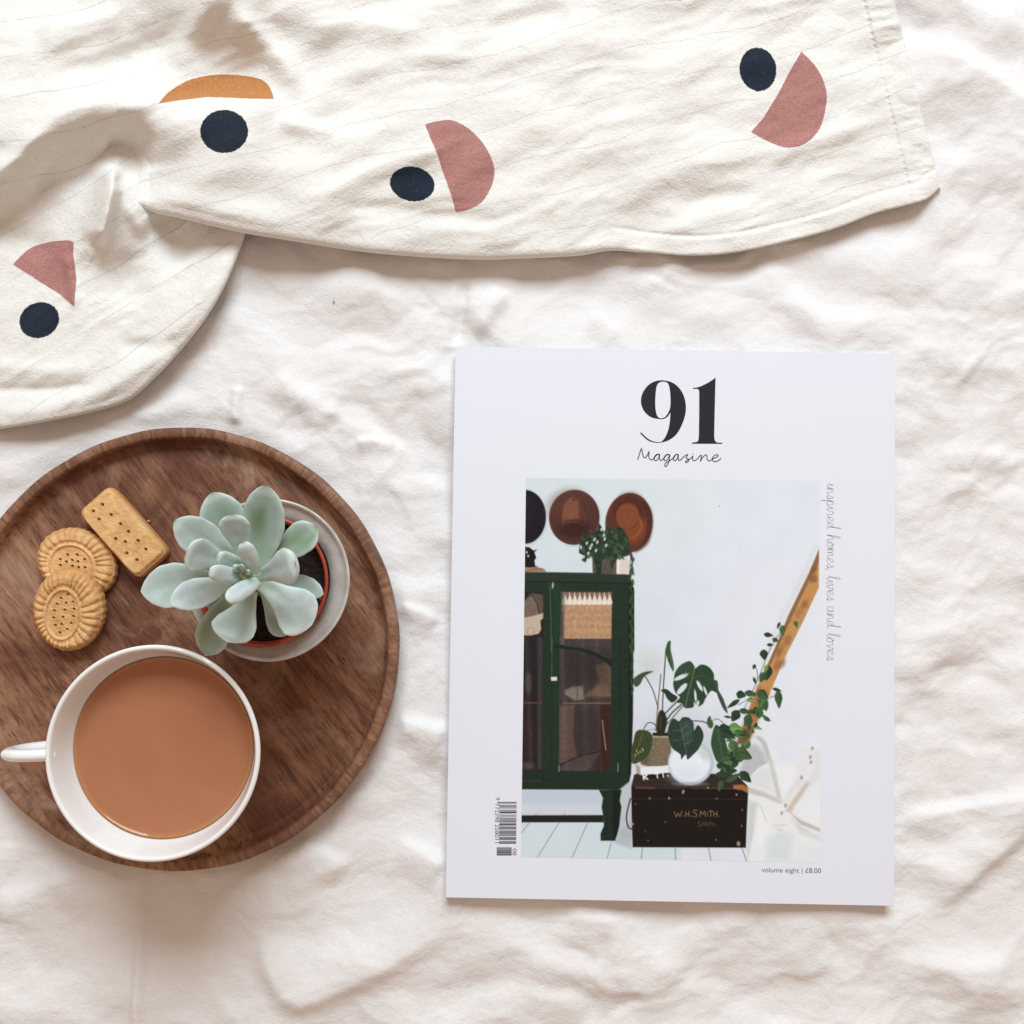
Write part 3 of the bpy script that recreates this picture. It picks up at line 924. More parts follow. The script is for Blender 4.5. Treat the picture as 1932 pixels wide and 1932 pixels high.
# soil
ts = NT("dark_potting_soil")
sn = ts.noise(ts.coord(), 500, 5, 0.7)
M_SOIL = ts.done(ts.ramp(sn, [(0.35, lin(22, 16, 14)), (0.6, lin(46, 34, 30)), (0.78, lin(84, 62, 50))]), 0.9, ts.bump(sn, 0.002, 0.9), 0.2)
rr = np.linspace(0.02, 1, 40)
th = np.linspace(0, 2 * math.pi, 120, endpoint=False)
sx, sy = rr[:, None] * (PR - 0.0021) * np.cos(th), rr[:, None] * (PR - 0.0021) * np.sin(th)
sz = ph - 0.0046 + 0.0009 * perlin(sx / 0.003, sy / 0.003, 90) + 0.0006 * perlin(sx / 0.0012, sy / 0.0012, 91)
add_obj("soil", new_mesh("soil", np.stack([sx, sy, sz], -1).reshape(-1, 3), grid_quads(40, 120, wrap=True)), M_SOIL, plant)

def leaf_mat():
    t = NT("glaucous_leaf")
    v = t.coord()
    col = t.attr("tint", "Color")
    n = t.noise(v, 210, 4, 0.6)
    col = t.mix(t.ramp(n, [(0.35, 0.25), (0.6, 0.0)]), col, lin(140, 160, 140))
    sp = t.noise(v, 800, 3, 0.7)
    col = t.mix(t.ramp(sp, [(0.68, 0.0), (0.76, 0.5)]), col, lin(112, 130, 114))
    scr = t.noise(t.coord((260, 1500, 260), (0.3, 0.2, 0.8)), 1.0, 2)
    col = t.mix(t.ramp(scr, [(0.70, 0.0), (0.78, 0.4)]), col, lin(128, 146, 128))
    return t.done(col, 0.55, t.bump(n, 0.0006, 0.15), 0.35, Subsurface_Weight=0.18, Subsurface_Radius=(0.002, 0.004, 0.002), Sheen_Weight=0.06)
M_LEAF = leaf_mat()
Z2P = lambda x, y: (245.97 + x * 0.21993, 894.45 + y * 0.21993)
PALE, MIDG, DULL = np.array(lin(196, 209, 210)), np.array(lin(166, 186, 178)), np.array(lin(140, 158, 140))
SHAPES = {
    'spoon': ([0, .12, .35, .6, .78, .9, .965, 1], [.30, .34, .56, .92, 1.0, .80, .42, .03]),
    'oval': ([0, .12, .3, .52, .72, .87, .955, 1], [.34, .48, .78, 1.0, .96, .68, .34, .03]),
    'wedge': ([0, .15, .4, .7, .86, .94, .98, 1], [.40, .50, .70, .96, 1.0, .84, .5, .05]),
    'finger': ([0, .12, .35, .6, .8, .92, .975, 1], [.62, .74, .94, 1.0, .92, .66, .34, .03]),
}

def leaf(base, tip, zb, zt, width, tone, shape='oval', thick=0.34, sag=0.10, cup=0.16, rub=None, seed=0, roll=0.0):
    B, T = pt(*Z2P(*base), zb), pt(*Z2P(*tip), zt)
    w = width * 0.5 * 0.21993 * mm_per_px((zb + zt) / 2)
    B, T = np.array(B - plant.location), np.array(T - plant.location)
    a = T - B
    Ln = np.linalg.norm(a)
    a /= Ln
    s = np.cross(a, [0, 0, 1.0])
    s /= np.linalg.norm(s)
    n = np.cross(s, a)
    if roll:
        c_, s_ = math.cos(roll), math.sin(roll)
        s, n = s * c_ + n * s_, n * c_ - s * s_
    nu, nv = 34, 28
    u = np.linspace(0, 1, nu) ** 0.9
    f = np.interp(u, *SHAPES[shape])
    k = np.array([.25, .5, .25])
    fs = np.convolve(np.pad(f, 1, mode='edge'), k, 'valid')
    f = np.where(u > 0.94, f, fs)
    W_ = w * f
    tb = np.interp(u, [0, .2, .6, .9, 1], [1.15, 1.1, 1.0, .8, .1])
    th = np.linspace(0, 2 * math.pi, nv, endpoint=False)
    cx, sx_ = np.cos(th), np.sin(th)
    X = W_[:, None] * cx[None]
    tk = np.minimum(1.2 * thick * w * tb * np.minimum(1, f * 1.5), W_ * 0.95)
    Zl = tk[:, None] * np.where(sx_ > 0, 0.55, 1.0)[None] * sx_[None]
    cupv = 1.4 * cup * w * (X / w) ** 2 * np.interp(u, [0, .3, .8, 1], [0.2, 0.8, 1.0, 0.4])[:, None]
    keel = -0.10 * w * np.exp(-(X / (0.22 * w)) ** 2) * (sx_ > 0)[None] * np.interp(u, [0, .2, .8, 1], [0.5, 1, .4, 0])[:, None]
    bow = -sag * Ln * np.sin(math.pi * u ** 0.9)
    wig = 0.03 * w * np.sin(u * 5 + seed)
    P = B + a[None, None] * (u * Ln)[:, None, None] + s[None, None] * (X + wig[:, None])[..., None] + n[None, None] * (Zl + cupv + keel + bow[:, None])[..., None]
    nn = perlin(X / (w * 0.7) + seed, u[:, None] * 3 + 0 * X, 95)
    P = P + n[None, None] * (0.05 * w * nn)[..., None]
    q = grid_quads(nu, nv, wrap=True).tolist()
    v = np.vstack([P.reshape(-1, 3), P[0].mean(0)[None], P[-1].mean(0)[None]])
    c0 = nu * nv
    q += [[c0, j, (j + 1) % nv][::-1] for j in range(nv)] + [[c0 + 1, (nu - 1) * nv + (j + 1) % nv, (nu - 1) * nv + j][::-1] for j in range(nv)]
    me = bpy.data.meshes.new("leaf")
    me.from_pydata(v.tolist(), [], q)
    me.polygons.foreach_set("use_smooth", np.ones(len(me.polygons), bool))
    me.update()
    edge = sstep(0.55, 1.0, np.abs(X) / (W_[:, None] + 1e-9))
    uu = u[:, None] + 0 * X
    col = tone[None, None] * (0.92 + 0.12 * nn)[..., None]
    col = col + (np.array(lin(212, 224, 222)) - col) * (0.50 * edge + 0.32 * sstep(0.7, 1.0, uu))[..., None]
    green = np.array(lin(150, 178, 142))
    col = col + (green - col) * (0.60 * sstep(0.45, 0.0, uu))[..., None]
    if rub:
        for ru, rx, rs, amt, c in rub:
            g = amt * np.exp(-(((uu - ru) / rs) ** 2 + ((X / w - rx) / (rs * 1.6)) ** 2)) * sstep(-0.45, 0.1, nn + 0.1)
            col = col + (np.array(lin(*c)) - col) * g[..., None]
    tipc = sstep(0.975, 1.0, uu)[..., None]
    col = col + (np.array(lin(205, 200, 150)) - col) * 0.7 * tipc
    cattr(me, "tint", np.vstack([np.clip(col, 0, 1).reshape(-1, 3), col[0].mean(0)[None], col[-1].mean(0)[None]]))
    return add_obj("leaf", me, M_LEAF, plant)

G1, G2 = (120, 146, 106), (128, 168, 104)
LV = [
    # base, tip, z base, z tip, width, tone, shape, thick, sag, cup, rub
    ((1240, 880), (1655, 1035), .070, .070, 205, MIDG, 'oval', .40, .06, .10, None),
    ((1130, 985), (1325, 1395), .070, .068, 210, MIDG, 'spoon', .34, .05, .12, None),
    ((845, 1060), (645, 1557), .072, .066, 300, DULL, 'oval', .26, -.06, .18, None),
    ((800, 1000), (690, 1185), .070, .066, 170, MIDG, 'oval', .36, .05, .10, None),
    ((940, 760), (695, 157), .078, .082, 400, (MIDG + DULL) / 2, 'oval', .26, .07, .16, [(0.55, 0.2, 0.24, 0.7, G1)]),
    ((760, 900), (88, 1003), .074, .076, 385, (MIDG + PALE) / 2, 'oval', .26, .05, .16, [(0.55, -0.3, 0.14, 0.35, G1)]),
    ((1095, 830), (1168, 92), .080, .092, 372, MIDG, 'oval', .26, .08, .18, [(0.58, -0.30, 0.24, 1.0, (108, 130, 92)), (0.72, -0.2, 0.16, 0.6, (112, 138, 96)), (0.36, -0.1, 0.18, 0.4, G1)]),
    ((1110, 815), (1597, 452), .080, .082, 285, (MIDG + DULL) / 2, 'spoon', .32, .07, .14, [(0.80, 0.25, 0.18, 1.0, (112, 156, 88)), (0.62, -0.2, 0.2, 0.7, G1)]),
    ((900, 735), (374, 402), .084, .094, 330, np.array(lin(184, 199, 198)), 'oval', .28, .08, .20, None),
    ((1110, 930), (1562, 1290), .080, .084, 420, PALE, 'spoon', .30, .13, .24, [(0.45, 0.3, 0.12, 0.3, G1)]),
    ((1035, 1000), (838, 1442), .080, .086, 385, (PALE + MIDG) / 2, 'spoon', .30, .13, .22, [(0.3, 0.0, 0.2, 0.35, G1)]),
    ((860, 925), (338, 1105), .082, .090, 268, PALE, 'oval', .38, .12, .20, [(0.42, 0.35, 0.11, 0.6, (120, 150, 120))]),
    ((900, 770), (472, 672), .090, .106, 300, (PALE * 2 + MIDG) / 3, 'spoon', .38, .10, .14, None),
    ((965, 760), (872, 343), .090, .100, 272, (PALE * 2 + MIDG) / 3, 'spoon', .36, .08, .12, [(0.3, 0.0, 0.2, 0.35, G1)]),
    ((1075, 880), (1418, 765), .090, .110, 315, PALE, 'spoon', .46, .05, .05, None),
    ((945, 775), (742, 712), .098, .106, 150, MIDG, 'finger', .70, .03, .03, None),
    ((980, 895), (672, 838), .098, .110, 158, PALE, 'finger', .72, .03, .03, None),
    ((1080, 860), (965, 585), .100, .109, 152, PALE, 'finger', .80, .02, .02, None),
    ((1085, 918), (828, 1082), .100, .114, 158, PALE, 'finger', .80, .02, .02, None),
    ((975, 830), (885, 795), .100, .106, 70, MIDG, 'finger', .85, .02, .02, None),
    ((985, 850), (945, 780), .101, .108, 52, MIDG, 'finger', .85, .02, .02, None),
    ((990, 860), (1015, 830), .101, .107, 46, MIDG, 'finger', .85, .02, .02, None),
]
for k, (b_, t_, zb, zt, w_, tone, shp, tk, sg, cp, rb) in enumerate(LV):
    leaf(b_, t_, zb, zt, w_, tone, shp, tk, sg, cp, rb, seed=k)
st = NT("green_stem")
M_STEM = st.done(st.ramp(st.noise(st.coord(), 200, 3), [(0.3, lin(120, 130, 88)), (0.7, lin(160, 176, 128))]), 0.6)
sp_ = spline([np.array(pt(*Z2P(1120, 960), 0.048) - plant.location), np.array(pt(*Z2P(1080, 930), 0.070) - plant.location), np.array(pt(*Z2P(1000, 870), 0.090) - plant.location), np.array(pt(*Z2P(985, 850), 0.102) - plant.location)], 6)
tube("stem", sp_, np.linspace(0.0042, 0.0022, len(sp_)), M_STEM, plant, 14, up=(1, 0, 0))

# ================================================================== the magazine
def paper_mat(name, col, rough=0.38, attr=None):
    t = NT(name)
    v = t.coord()
    n = t.noise(v, 35, 3)
    if attr:
        c = t.attr(attr, "Color")
    else:
        c = t.mix(n, tuple(x * 0.985 for x in col), col)
    return t.done(c, rough, t.bump(n, 0.0008, 0.05), 0.12 if attr else 0.3)

PAPER = (0.765, 0.795, 0.875)
M_COVER = paper_mat("cover_card", PAPER)
M_INK = NT("black_ink").done(lin(40, 39, 46), 0.5, None, 0.15)
M_INK2 = NT("grey_ink").done(lin(98, 98, 108), 0.5, None, 0.3)
M_INK3 = NT("pale_grey_ink").done(lin(158, 158, 168), 0.5, None, 0.3)
M_PIC = paper_mat("printed_photo", PAPER, 0.36, "pic")
tpg = NT("page_edges")
_v = tpg.coord((1, 1, 260))
M_PAGE = tpg.done(tpg.ramp(tpg.noise(_v, 14, 2), [(0.35, lin(190, 190, 196)), (0.65, lin(232, 232, 236))]), 0.7)

C4 = [pt(x, y, MAG_Z) for x, y in MAG_PX]
mag_c = sum(C4, Vector()) / 4
mag = empty("magazine", (mag_c.x, mag_c.y, 0))
tag(mag, "white magazine titled 91 with a framed photo of a green cabinet and houseplants", "magazine")
MO = mag.location
def slab(name, corners, z0, z1, mat, parent, bev=0.0, rad=0.0):
    bm = bmesh.new()
    pts = []
    n = len(corners)
    for i, c in enumerate(corners):
        p, q = corners[i - 1], corners[(i + 1) % n]
        if rad:
            d1, d2 = (p - c).normalized(), (q - c).normalized()
            for k in range(5):
                t = k / 4
                pts.append((c + d1 * rad) * (1 - t) ** 2 + 2 * t * (1 - t) * c + (c + d2 * rad) * t * t)
        else:
            pts.append(c)
    f = bm.faces.new([bm.verts.new((p.x - MO.x, p.y - MO.y, z0)) for p in pts])
    r = bmesh.ops.extrude_face_region(bm, geom=[f])
    for v in r["geom"]:
        if isinstance(v, bmesh.types.BMVert):
            v.co.z = z1
    bmesh.ops.recalc_face_normals(bm, faces=bm.faces)
    if bev:
        bmesh.ops.bevel(bm, geom=list(bm.edges), offset=bev, segments=2, affect='EDGES')
    me = bpy.data.meshes.new(name)
    bm.to_mesh(me)
    bm.free()
    return add_obj(name, me, mat, parent)

def inset(cs, l, t, r, b):
    """pull a quad TL TR BR BL in by these metres"""
    tl, tr, br, bl = cs
    ex, ey = (tr - tl).normalized(), (bl - tl).normalized()
    return [tl + ex * l + ey * t, tr - ex * r + ey * t, br - ex * r - ey * b, bl + ex * l - ey * b]

slab("back_cover", C4, 0.0012, 0.0016, M_COVER, mag, 0, 0.0006)
slab("page_block", inset(C4, 0.0006, 0.0004, 0.0005, 0.0005), 0.00162, MAG_Z - 0.00042, M_PAGE, mag)
_ex = (C4[1] - C4[0]).normalized()
slab("spine", [C4[0] - _ex * 0.00004, C4[0] + _ex * 0.00034, C4[3] + _ex * 0.00034, C4[3] - _ex * 0.00004], 0.00165, MAG_Z - 0.00042, M_COVER, mag)
front = slab("front_cover", C4, MAG_Z - 0.0004, MAG_Z, M_COVER, mag, 0, 0.0006)

ZP = MAG_Z + 0.00006
def flat_mesh(name, polys, mat, parent, dz=0.0):
    """flat print: polygons (outline, holes...) in photo positions on the cover plane"""
    V, F = [], []
    for rings in polys:
        rr_ = [[Vector((*pt(x, y, ZP + dz)[:2], 0)) for x, y in r] for r in rings]
        tris = tessellate_polygon(rr_)
        flat = [p for r in rr_ for p in r]
        o = len(V)
        V += [(p.x - MO.x, p.y - MO.y, ZP + dz) for p in flat]
        for t in tris:
            a, b, c = (flat[i] for i in t)
            if (b - a).cross(c - a).z < 0:
                t = t[::-1]
            F.append([o + i for i in t])
    me = bpy.data.meshes.new(name)
    me.from_pydata(V, [], F)
    me.update()
    return add_obj(name, me, mat, parent)

def stroke_polys(lines, w):
    out = []
    for L in lines:
        L = np.asarray(L, float)
        d = np.gradient(L, axis=0)
        d /= np.linalg.norm(d, axis=1)[:, None] + 1e-9
        n = np.stack([-d[:, 1], d[:, 0]], -1) * w / 2
        for i in range(len(L) - 1):
            a, b = i, i + 1
            out.append([[tuple(L[a] - n[a] - d[a] * 0.05), tuple(L[b] - n[b] + d[b] * 0.05), tuple(L[b] + n[b] + d[b] * 0.05), tuple(L[a] + n[a] - d[a] * 0.05)]])
    return out

def ribbon(name, lines, w, mat, parent, dz=0.0):
    """joined pen strokes of even width"""
    V, F = [], []
    for L in lines:
        L = np.asarray(L, float)
        d = np.gradient(L, axis=0)
        d /= np.linalg.norm(d, axis=1)[:, None] + 1e-9
        n = np.stack([-d[:, 1], d[:, 0]], -1) * w / 2
        o = len(V)
        for p, m_ in zip(L, n):
            for q in (p - m_, p + m_):
                c = pt(q[0], q[1], ZP + dz)
                V.append((c.x - MO.x, c.y - MO.y, ZP + dz))
        for i in range(len(L) - 1):
            F.append([o + 2 * i, o + 2 * i + 1, o + 2 * i + 3, o + 2 * i + 2])
    me = bpy.data.meshes.new(name)
    me.from_pydata(V, [], F)
    me.update()
    return add_obj(name, me, mat, parent)

I2 = lambda p: [((2100 + x / 4.83) * 0.55903, (1240 + y / 4.83) * 0.55903) for x, y in p]
def sm(p, n=5):
    return [tuple(q) for q in spline(p, n, True)]
nine_out = [(660, 209), (780, 232), (880, 288), (960, 378), (1010, 480), (1034, 590), (1037, 700), (1015, 820), (975, 930), (925, 1030), (860, 1115), (770, 1180), (690, 1212), (600, 1228), (520, 1224), (430, 1195), (360, 1142), (293, 1075)]
nine_in = [(306, 1056), (370, 1120), (440, 1174), (530, 1210), (625, 1214), (680, 1168), (725, 1090), (760, 980), (778, 860), (787, 735)]
nine_bowl = [(750, 792), (700, 830), (640, 845), (560, 836), (480, 815), (410, 770), (350, 700), (316, 620), (305, 540), (320, 450), (365, 360), (430, 285), (510, 235), (590, 212)]
out = [tuple(q) for q in spline(nine_out, 5)] + [tuple(q) for q in spline(nine_in, 5)] + [tuple(q) for q in spline(nine_bowl, 5)]
hole = sm([(655, 232), (595, 252), (562, 310), (546, 420), (538, 560), (545, 690), (565, 778), (602, 823), (650, 828), (700, 806), (748, 742), (780, 660), (788, 560), (780, 400), (760, 290), (722, 242)])
flat_mesh("title_digit", [[I2(out), I2(hole)]], M_INK, front)
one = [tuple(q) for q in spline([(1150, 334), (1230, 324), (1330, 285), (1430, 230), (1500, 182), (1522, 153)], 5)] + [(1518, 300), (1508, 700), (1500, 1100)] + \
      [tuple(q) for q in spline([(1500, 1100), (1505, 1170), (1528, 1212), (1560, 1225), (1636, 1228)], 5)][1:] + [(1631, 1246), (1136, 1244), (1140, 1224)] + \
      [tuple(q) for q in spline([(1140, 1224), (1210, 1214), (1240, 1188), (1250, 1100)], 5)][1:] + [(1255, 700), (1255, 400)] + [tuple(q) for q in spline([(1255, 400), (1245, 362), (1215, 350), (1155, 350)], 5)][1:]
flat_mesh("title_digit", [[I2(one)]], M_INK, front)

MAGZ = [[(252, 1505), (275, 1430), (312, 1325), (325, 1380), (345, 1450), (375, 1475), (415, 1420), (437, 1370), (432, 1440), (445, 1490), (480, 1505), (512, 1488), (556, 1432), (602, 1416)],
        [(602, 1416), (560, 1420), (520, 1470), (530, 1515), (570, 1510), (605, 1450), (612, 1415), (605, 1470), (620, 1510), (650, 1510), (690, 1465), (725, 1425), (762, 1420)],
        [(762, 1420), (720, 1425), (685, 1470), (690, 1515), (730, 1510), (765, 1450), (774, 1418), (768, 1500), (745, 1570), (715, 1615), (695, 1605), (705, 1560), (760, 1530), (835, 1478), (870, 1425), (907, 1420)],
        [(907, 1420), (870, 1425), (835, 1470), (845, 1515), (880, 1510), (910, 1450), (918, 1420), (912, 1480), (925, 1515), (960, 1500), (1000, 1460), (1040, 1430), (1067, 1423), (1050, 1455), (1045, 1480), (1075, 1495), (1080, 1530), (1045, 1550), (1033, 1532), (1075, 1508), (1120, 1480), (1150, 1445), (1145, 1500), (1170, 1520), (1215, 1500), (1250, 1460), (1287, 1428), (1285, 1480), (1275, 1530), (1300, 1480), (1350, 1430), (1377, 1433), (1385, 1490), (1410, 1525), (1450, 1510), (1470, 1490), (1530, 1470), (1565, 1440), (1540, 1420), (1490, 1450), (1470, 1500), (1500, 1535), (1560, 1525), (1612, 1478)],
        [(1150, 1418), (1160, 1405)]]
o = ribbon("script_title", [spline(I2(l), 5) for l in MAGZ], 2.1, M_INK2, front)
tag(o, kind="stuff")

# single-stroke handwriting for the strapline
SCRIPT = {
    'a': ([(.75, .85), (.45, 1), (.12, .7), (.08, .25), (.35, 0), (.68, .35), (.8, .95), (.76, .3), (.92, .02), (1.15, .2)], 1.12),
    'd': ([(.75, .85), (.45, 1), (.12, .7), (.08, .25), (.35, 0), (.7, .4), (.98, 1.9), (.92, 2.0), (.78, .6), (.82, .1), (1.0, .02), (1.2, .2)], 1.15),
    'e': ([(0, .22), (.5, .5), (.68, .8), (.48, 1), (.2, .75), (.14, .3), (.42, 0), (.88, .22)], .86),
    'h': ([(0, .2), (.42, 1.3), (.55, 1.9), (.4, 2.0), (.22, 1.2), (.12, 0), (.25, .6), (.58, 1), (.74, .7), (.70, .2), (.86, 0), (1.08, .2)], 1.05),
    'i': ([(0, .2), (.3, .97), (.27, .2), (.42, 0), (.64, .2)], .62),
    'l': ([(0, .2), (.42, 1.3), (.52, 1.9), (.36, 2.0), (.25, 1.2), (.26, .2), (.42, 0), (.64, .2)], .62),
    'm': ([(0, .2), (.2, .97), (.16, 0), (.35, .7), (.58, .98), (.68, .7), (.64, 0), (.82, .7), (1.06, .98), (1.16, .7), (1.14, .2), (1.3, 0), (1.52, .2)], 1.5),
    'n': ([(0, .2), (.2, .97), (.16, 0), (.35, .7), (.6, .98), (.72, .7), (.70, .2), (.86, 0), (1.08, .2)], 1.06),
    'o': ([(.55, .98), (.2, .85), (.08, .4), (.3, 0), (.65, .15), (.75, .6), (.5, .98), (.68, .82), (1.0, .85)], .98),
    'p': ([(0, .2), (.25, .97), (.05, -.9), (.2, .5), (.5, 1), (.78, .7), (.7, .15), (.35, 0), (.6, .02), (1.0, .2)], 1.0),
    'r': ([(0, .2), (.25, 1.02), (.32, .85), (.6, .85), (.55, .3), (.68, 0), (.9, .2)], .88),
    's': ([(0, .15), (.36, .6), (.46, 1), (.62, .5), (.5, .05), (.2, .1), (.5, .02), (.85, .2)], .82),
    'v': ([(0, .85), (.18, .92), (.3, .12), (.42, 0), (.7, .8), (.62, 1.0), (.75, .82), (1.0, .85)], .95),
    ',': ([(.12, .08), (.0, -.35)], .3),
}
def script(text):
    x, lines, cur = 0.0, [], []
    for ch in text:
        if ch == ' ':
            if cur:
                lines.append(cur)
            cur, x = [], x + 0.75
            continue
        p, adv = SCRIPT[ch]
        q = [(px + x, py) for px, py in p]
        if ch == ',':
            if cur:
                lines.append(cur)
            cur = []
            lines.append(q)
        else:
            cur += q
        if ch == 'i':
            lines.append([(x + .36, 1.42), (x + .42, 1.52)])
        x += adv
    if cur:
        lines.append(cur)
    return lines, x
L, wid = script("inspired homes, lives and loves")
y0, y1, xb = 912.0, 1247.0, 1558.0
sc_ = (y1 - y0) / wid
lines = [spline([(xb + 2.2 + py * sc_ * 1.0 + 2.5 * (1 - (px * sc_) / 335) * 0 , y0 + px * sc_) for px, py in l], 4) for l in L]
o = ribbon("strapline", lines, 0.85, M_INK3, front)
tag(o, kind="stuff")

def text_mesh(name, body, size_px, px, py, mat, rot=0.0, width_px=None, space=1.0):
    cu = bpy.data.curves.new(name, 'FONT')
    cu.body = body
    cu.size = 1.0
    cu.space_character = space
    tmp = bpy.data.objects.new(name, cu)
    COL.objects.link(tmp)
    dg = bpy.context.evaluated_depsgraph_get()
    me = bpy.data.meshes.new_from_object(tmp.evaluated_get(dg))
    bpy.data.objects.remove(tmp)
    co = np.zeros(len(me.vertices) * 3)
    me.vertices.foreach_get("co", co)
    co = co.reshape(-1, 3)
    w = co[:, 0].max() - co[:, 0].min()
    x = (co[:, 0] - co[:, 0].min()) * (width_px / w if width_px else size_px)
    y = co[:, 1] * size_px
    c, s = math.cos(rot), math.sin(rot)                      # rot clockwise in the photo
    X, Y = px + x * c + y * s, py + x * s - y * c
    P = at(X, Y, ZP)
    P[:, 0] -= MO.x
    P[:, 1] -= MO.y
    me.vertices.foreach_set("co", P.astype(np.float32).ravel())
    me.update()
    me.materials.clear()
    o = add_obj(name, me, mat, front)
    tag(o, kind="stuff")
    return o
text_mesh("price_line", "volume eight | \u00a38.00", 13.2, 1437, 1645.5, M_INK2, math.radians(0.9), 112)

# barcode, turned on its side
I7 = lambda x, y: ((1600 + x / 6.44) * 0.55903, (2640 + y / 6.44) * 0.55903)
bars = []
rb_ = random.Random(5)
y = 428.0
k = 0
while y < 1352:
    th_ = rb_.choice([9, 9, 18, 27])
    x0 = 505 if k in (0, 1) or y > 1325 else 556 - (y - 430) * 0.016
    bars.append([[I7(x0, y), I7(926 - (y - 430) * 0.012, y), I7(926 - (y - 430) * 0.012, min(y + th_, 1356)), I7(x0, min(y + th_, 1356))]])
    y += th_ + rb_.choice([9, 9, 16, 24])
    k += 1
y = 1412.0
while y < 1600:
    th_ = rb_.choice([9, 16, 24])
    bars.append([[I7(492, y), I7(818, y), I7(818, min(y + th_, 1608)), I7(492, min(y + th_, 1608))]])
    y += th_ + rb_.choice([9, 12])
o = flat_mesh("barcode", bars, M_INK, front)
tag(o, kind="stuff")
R90 = math.radians(90.5)
px_, py_ = I7(470, 335)
text_mesh("barcode_number", "9", 11, px_, py_, M_INK2, R90)
px_, py_ = I7(462, 462)
text_mesh("barcode_number", "772398", 11, px_, py_, M_INK2, R90, (868 - 462) / 6.44 * 0.559)
px_, py_ = I7(456, 915)
text_mesh("barcode_number", "258011", 11, px_, py_, M_INK2, R90, (1320 - 915) / 6.44 * 0.559)
px_, py_ = I7(838, 1440)
text_mesh("issue_number", "08", 11, px_, py_, M_INK2, R90, (1590 - 1440) / 6.44 * 0.559)

# ------------------------------------------------------------------ the printed cover picture
PX0, PY0, PS = 978.0, 896.0, 2.0                     # canvas origin in the photo, canvas dots per photo unit
CW, CH = int(576 * PS), int(738 * PS)
cy_, cx_ = np.mgrid[0:CH, 0:CW]
CX, CY = PX0 + (cx_ + 0.5) / PS, PY0 + (cy_ + 0.5) / PS
canvas = np.zeros((CH, CW, 3))
def K(conv):
    ox, oy, s = conv
    return lambda p: [((ox + x / s) * 0.55903, (oy + y / s) * 0.55903) for x, y in p]
I3, I4, I5, I6 = K((1740, 1600, 3.22)), K((1740, 2150, 2.577)), K((2080, 2100, 2.328)), K((2400, 1580, 2.683))

def win_(x0, y0, x1, y1):
    i0, i1 = max(0, int((y0 - PY0) * PS) - 2), min(CH, int((y1 - PY0) * PS) + 3)
    j0, j1 = max(0, int((x0 - PX0) * PS) - 2), min(CW, int((x1 - PX0) * PS) + 3)
    return slice(i0, i1), slice(j0, j1)

def put(sl, mask, col, alpha=1.0):
    c = np.asarray(col, float)
    m = (mask * alpha)[..., None]
    canvas[sl] = canvas[sl] * (1 - m) + c * m

def poly(p, col, alpha=1.0, soft=0.6, smooth=False, grain=0.0, seed=0):
    p = np.asarray(spline(p, 5, True) if smooth else p, float)
    x0, y0 = p.min(0) - 3 - soft
    x1, y1 = p.max(0) + 3 + soft
    sl = win_(x0, y0, x1, y1)
    X, Y = CX[sl], CY[sl]
    if X.size == 0:
        return
    d, _, _ = pdist(X, Y, np.vstack([p, p[:1]]))
    d = np.where(in_poly(X, Y, p), -d, d)
    m = sstep(soft, -soft, d)
    c = np.asarray(col, float)[None, None] * np.ones(X.shape + (1,))
    if grain:
        c = c * (1 + grain * perlin(X / 5.0, Y / 7.0, seed + 3) + 0.6 * grain * perlin(X / 2.2, Y / 2.2, seed))[..., None]
    put(sl, m, c, alpha)

def ell(cx, cy, rx, ry, rot, col, alpha=1.0, soft=0.6, conv=None):
    if conv:
        (ox, oy, s) = conv
        cx, cy, rx, ry = (ox + cx / s) * 0.55903, (oy + cy / s) * 0.55903, rx / s * 0.55903, ry / s * 0.55903
    r = max(rx, ry) + soft + 3
    sl = win_(cx - r, cy - r, cx + r, cy + r)
    X, Y = CX[sl], CY[sl]
    if X.size == 0:
        return
    c, s = math.cos(math.radians(rot)), math.sin(math.radians(rot))
    u, v = (X - cx) * c + (Y - cy) * s, -(X - cx) * s + (Y - cy) * c
    d = (np.hypot(u / rx, v / ry) - 1) * min(rx, ry)
    put(sl, sstep(soft, -soft, d), col, alpha)

def line(p, w, col, alpha=1.0, soft=0.5):
    p = np.asarray(p, float)
    x0, y0 = p.min(0) - w - 3
    x1, y1 = p.max(0) + w + 3
    sl = win_(x0, y0, x1, y1)
    X, Y = CX[sl], CY[sl]
    if X.size == 0:
        return
    d, _, _ = pdist(X, Y, p)
    put(sl, sstep(w / 2 + soft, w / 2 - soft, d), col, alpha)

c3_, c4_, c5_, c6_ = (1740, 1600, 3.22), (1740, 2150, 2.577), (2080, 2100, 2.328), (2400, 1580, 2.683)
GR = np.array([34, 54, 40.])
# wall
f = sstep(1000, 1500, CX)[..., None]
g = sstep(930, 1200, CY)[..., None]
canvas[:] = (np.array([208, 219, 223.]) * (1 - f) + np.array([219, 225, 236.]) * f) * (1 - g) + (np.array([206, 216, 228.]) * (1 - f) + np.array([223, 227, 238.]) * f) * g
ell(1160, 240, 120, 130, 0, (196, 205, 203), 0.6, 22, c4_)
ell(500, 1000, 420, 330, 0, (190, 199, 206), 0.55, 40, c5_)
poly(I6([(960, 700), (870, 960), (680, 1330), (490, 1780), (430, 1780), (640, 1300), (830, 930), (930, 700)]), (206, 211, 214), 0.5, 6)
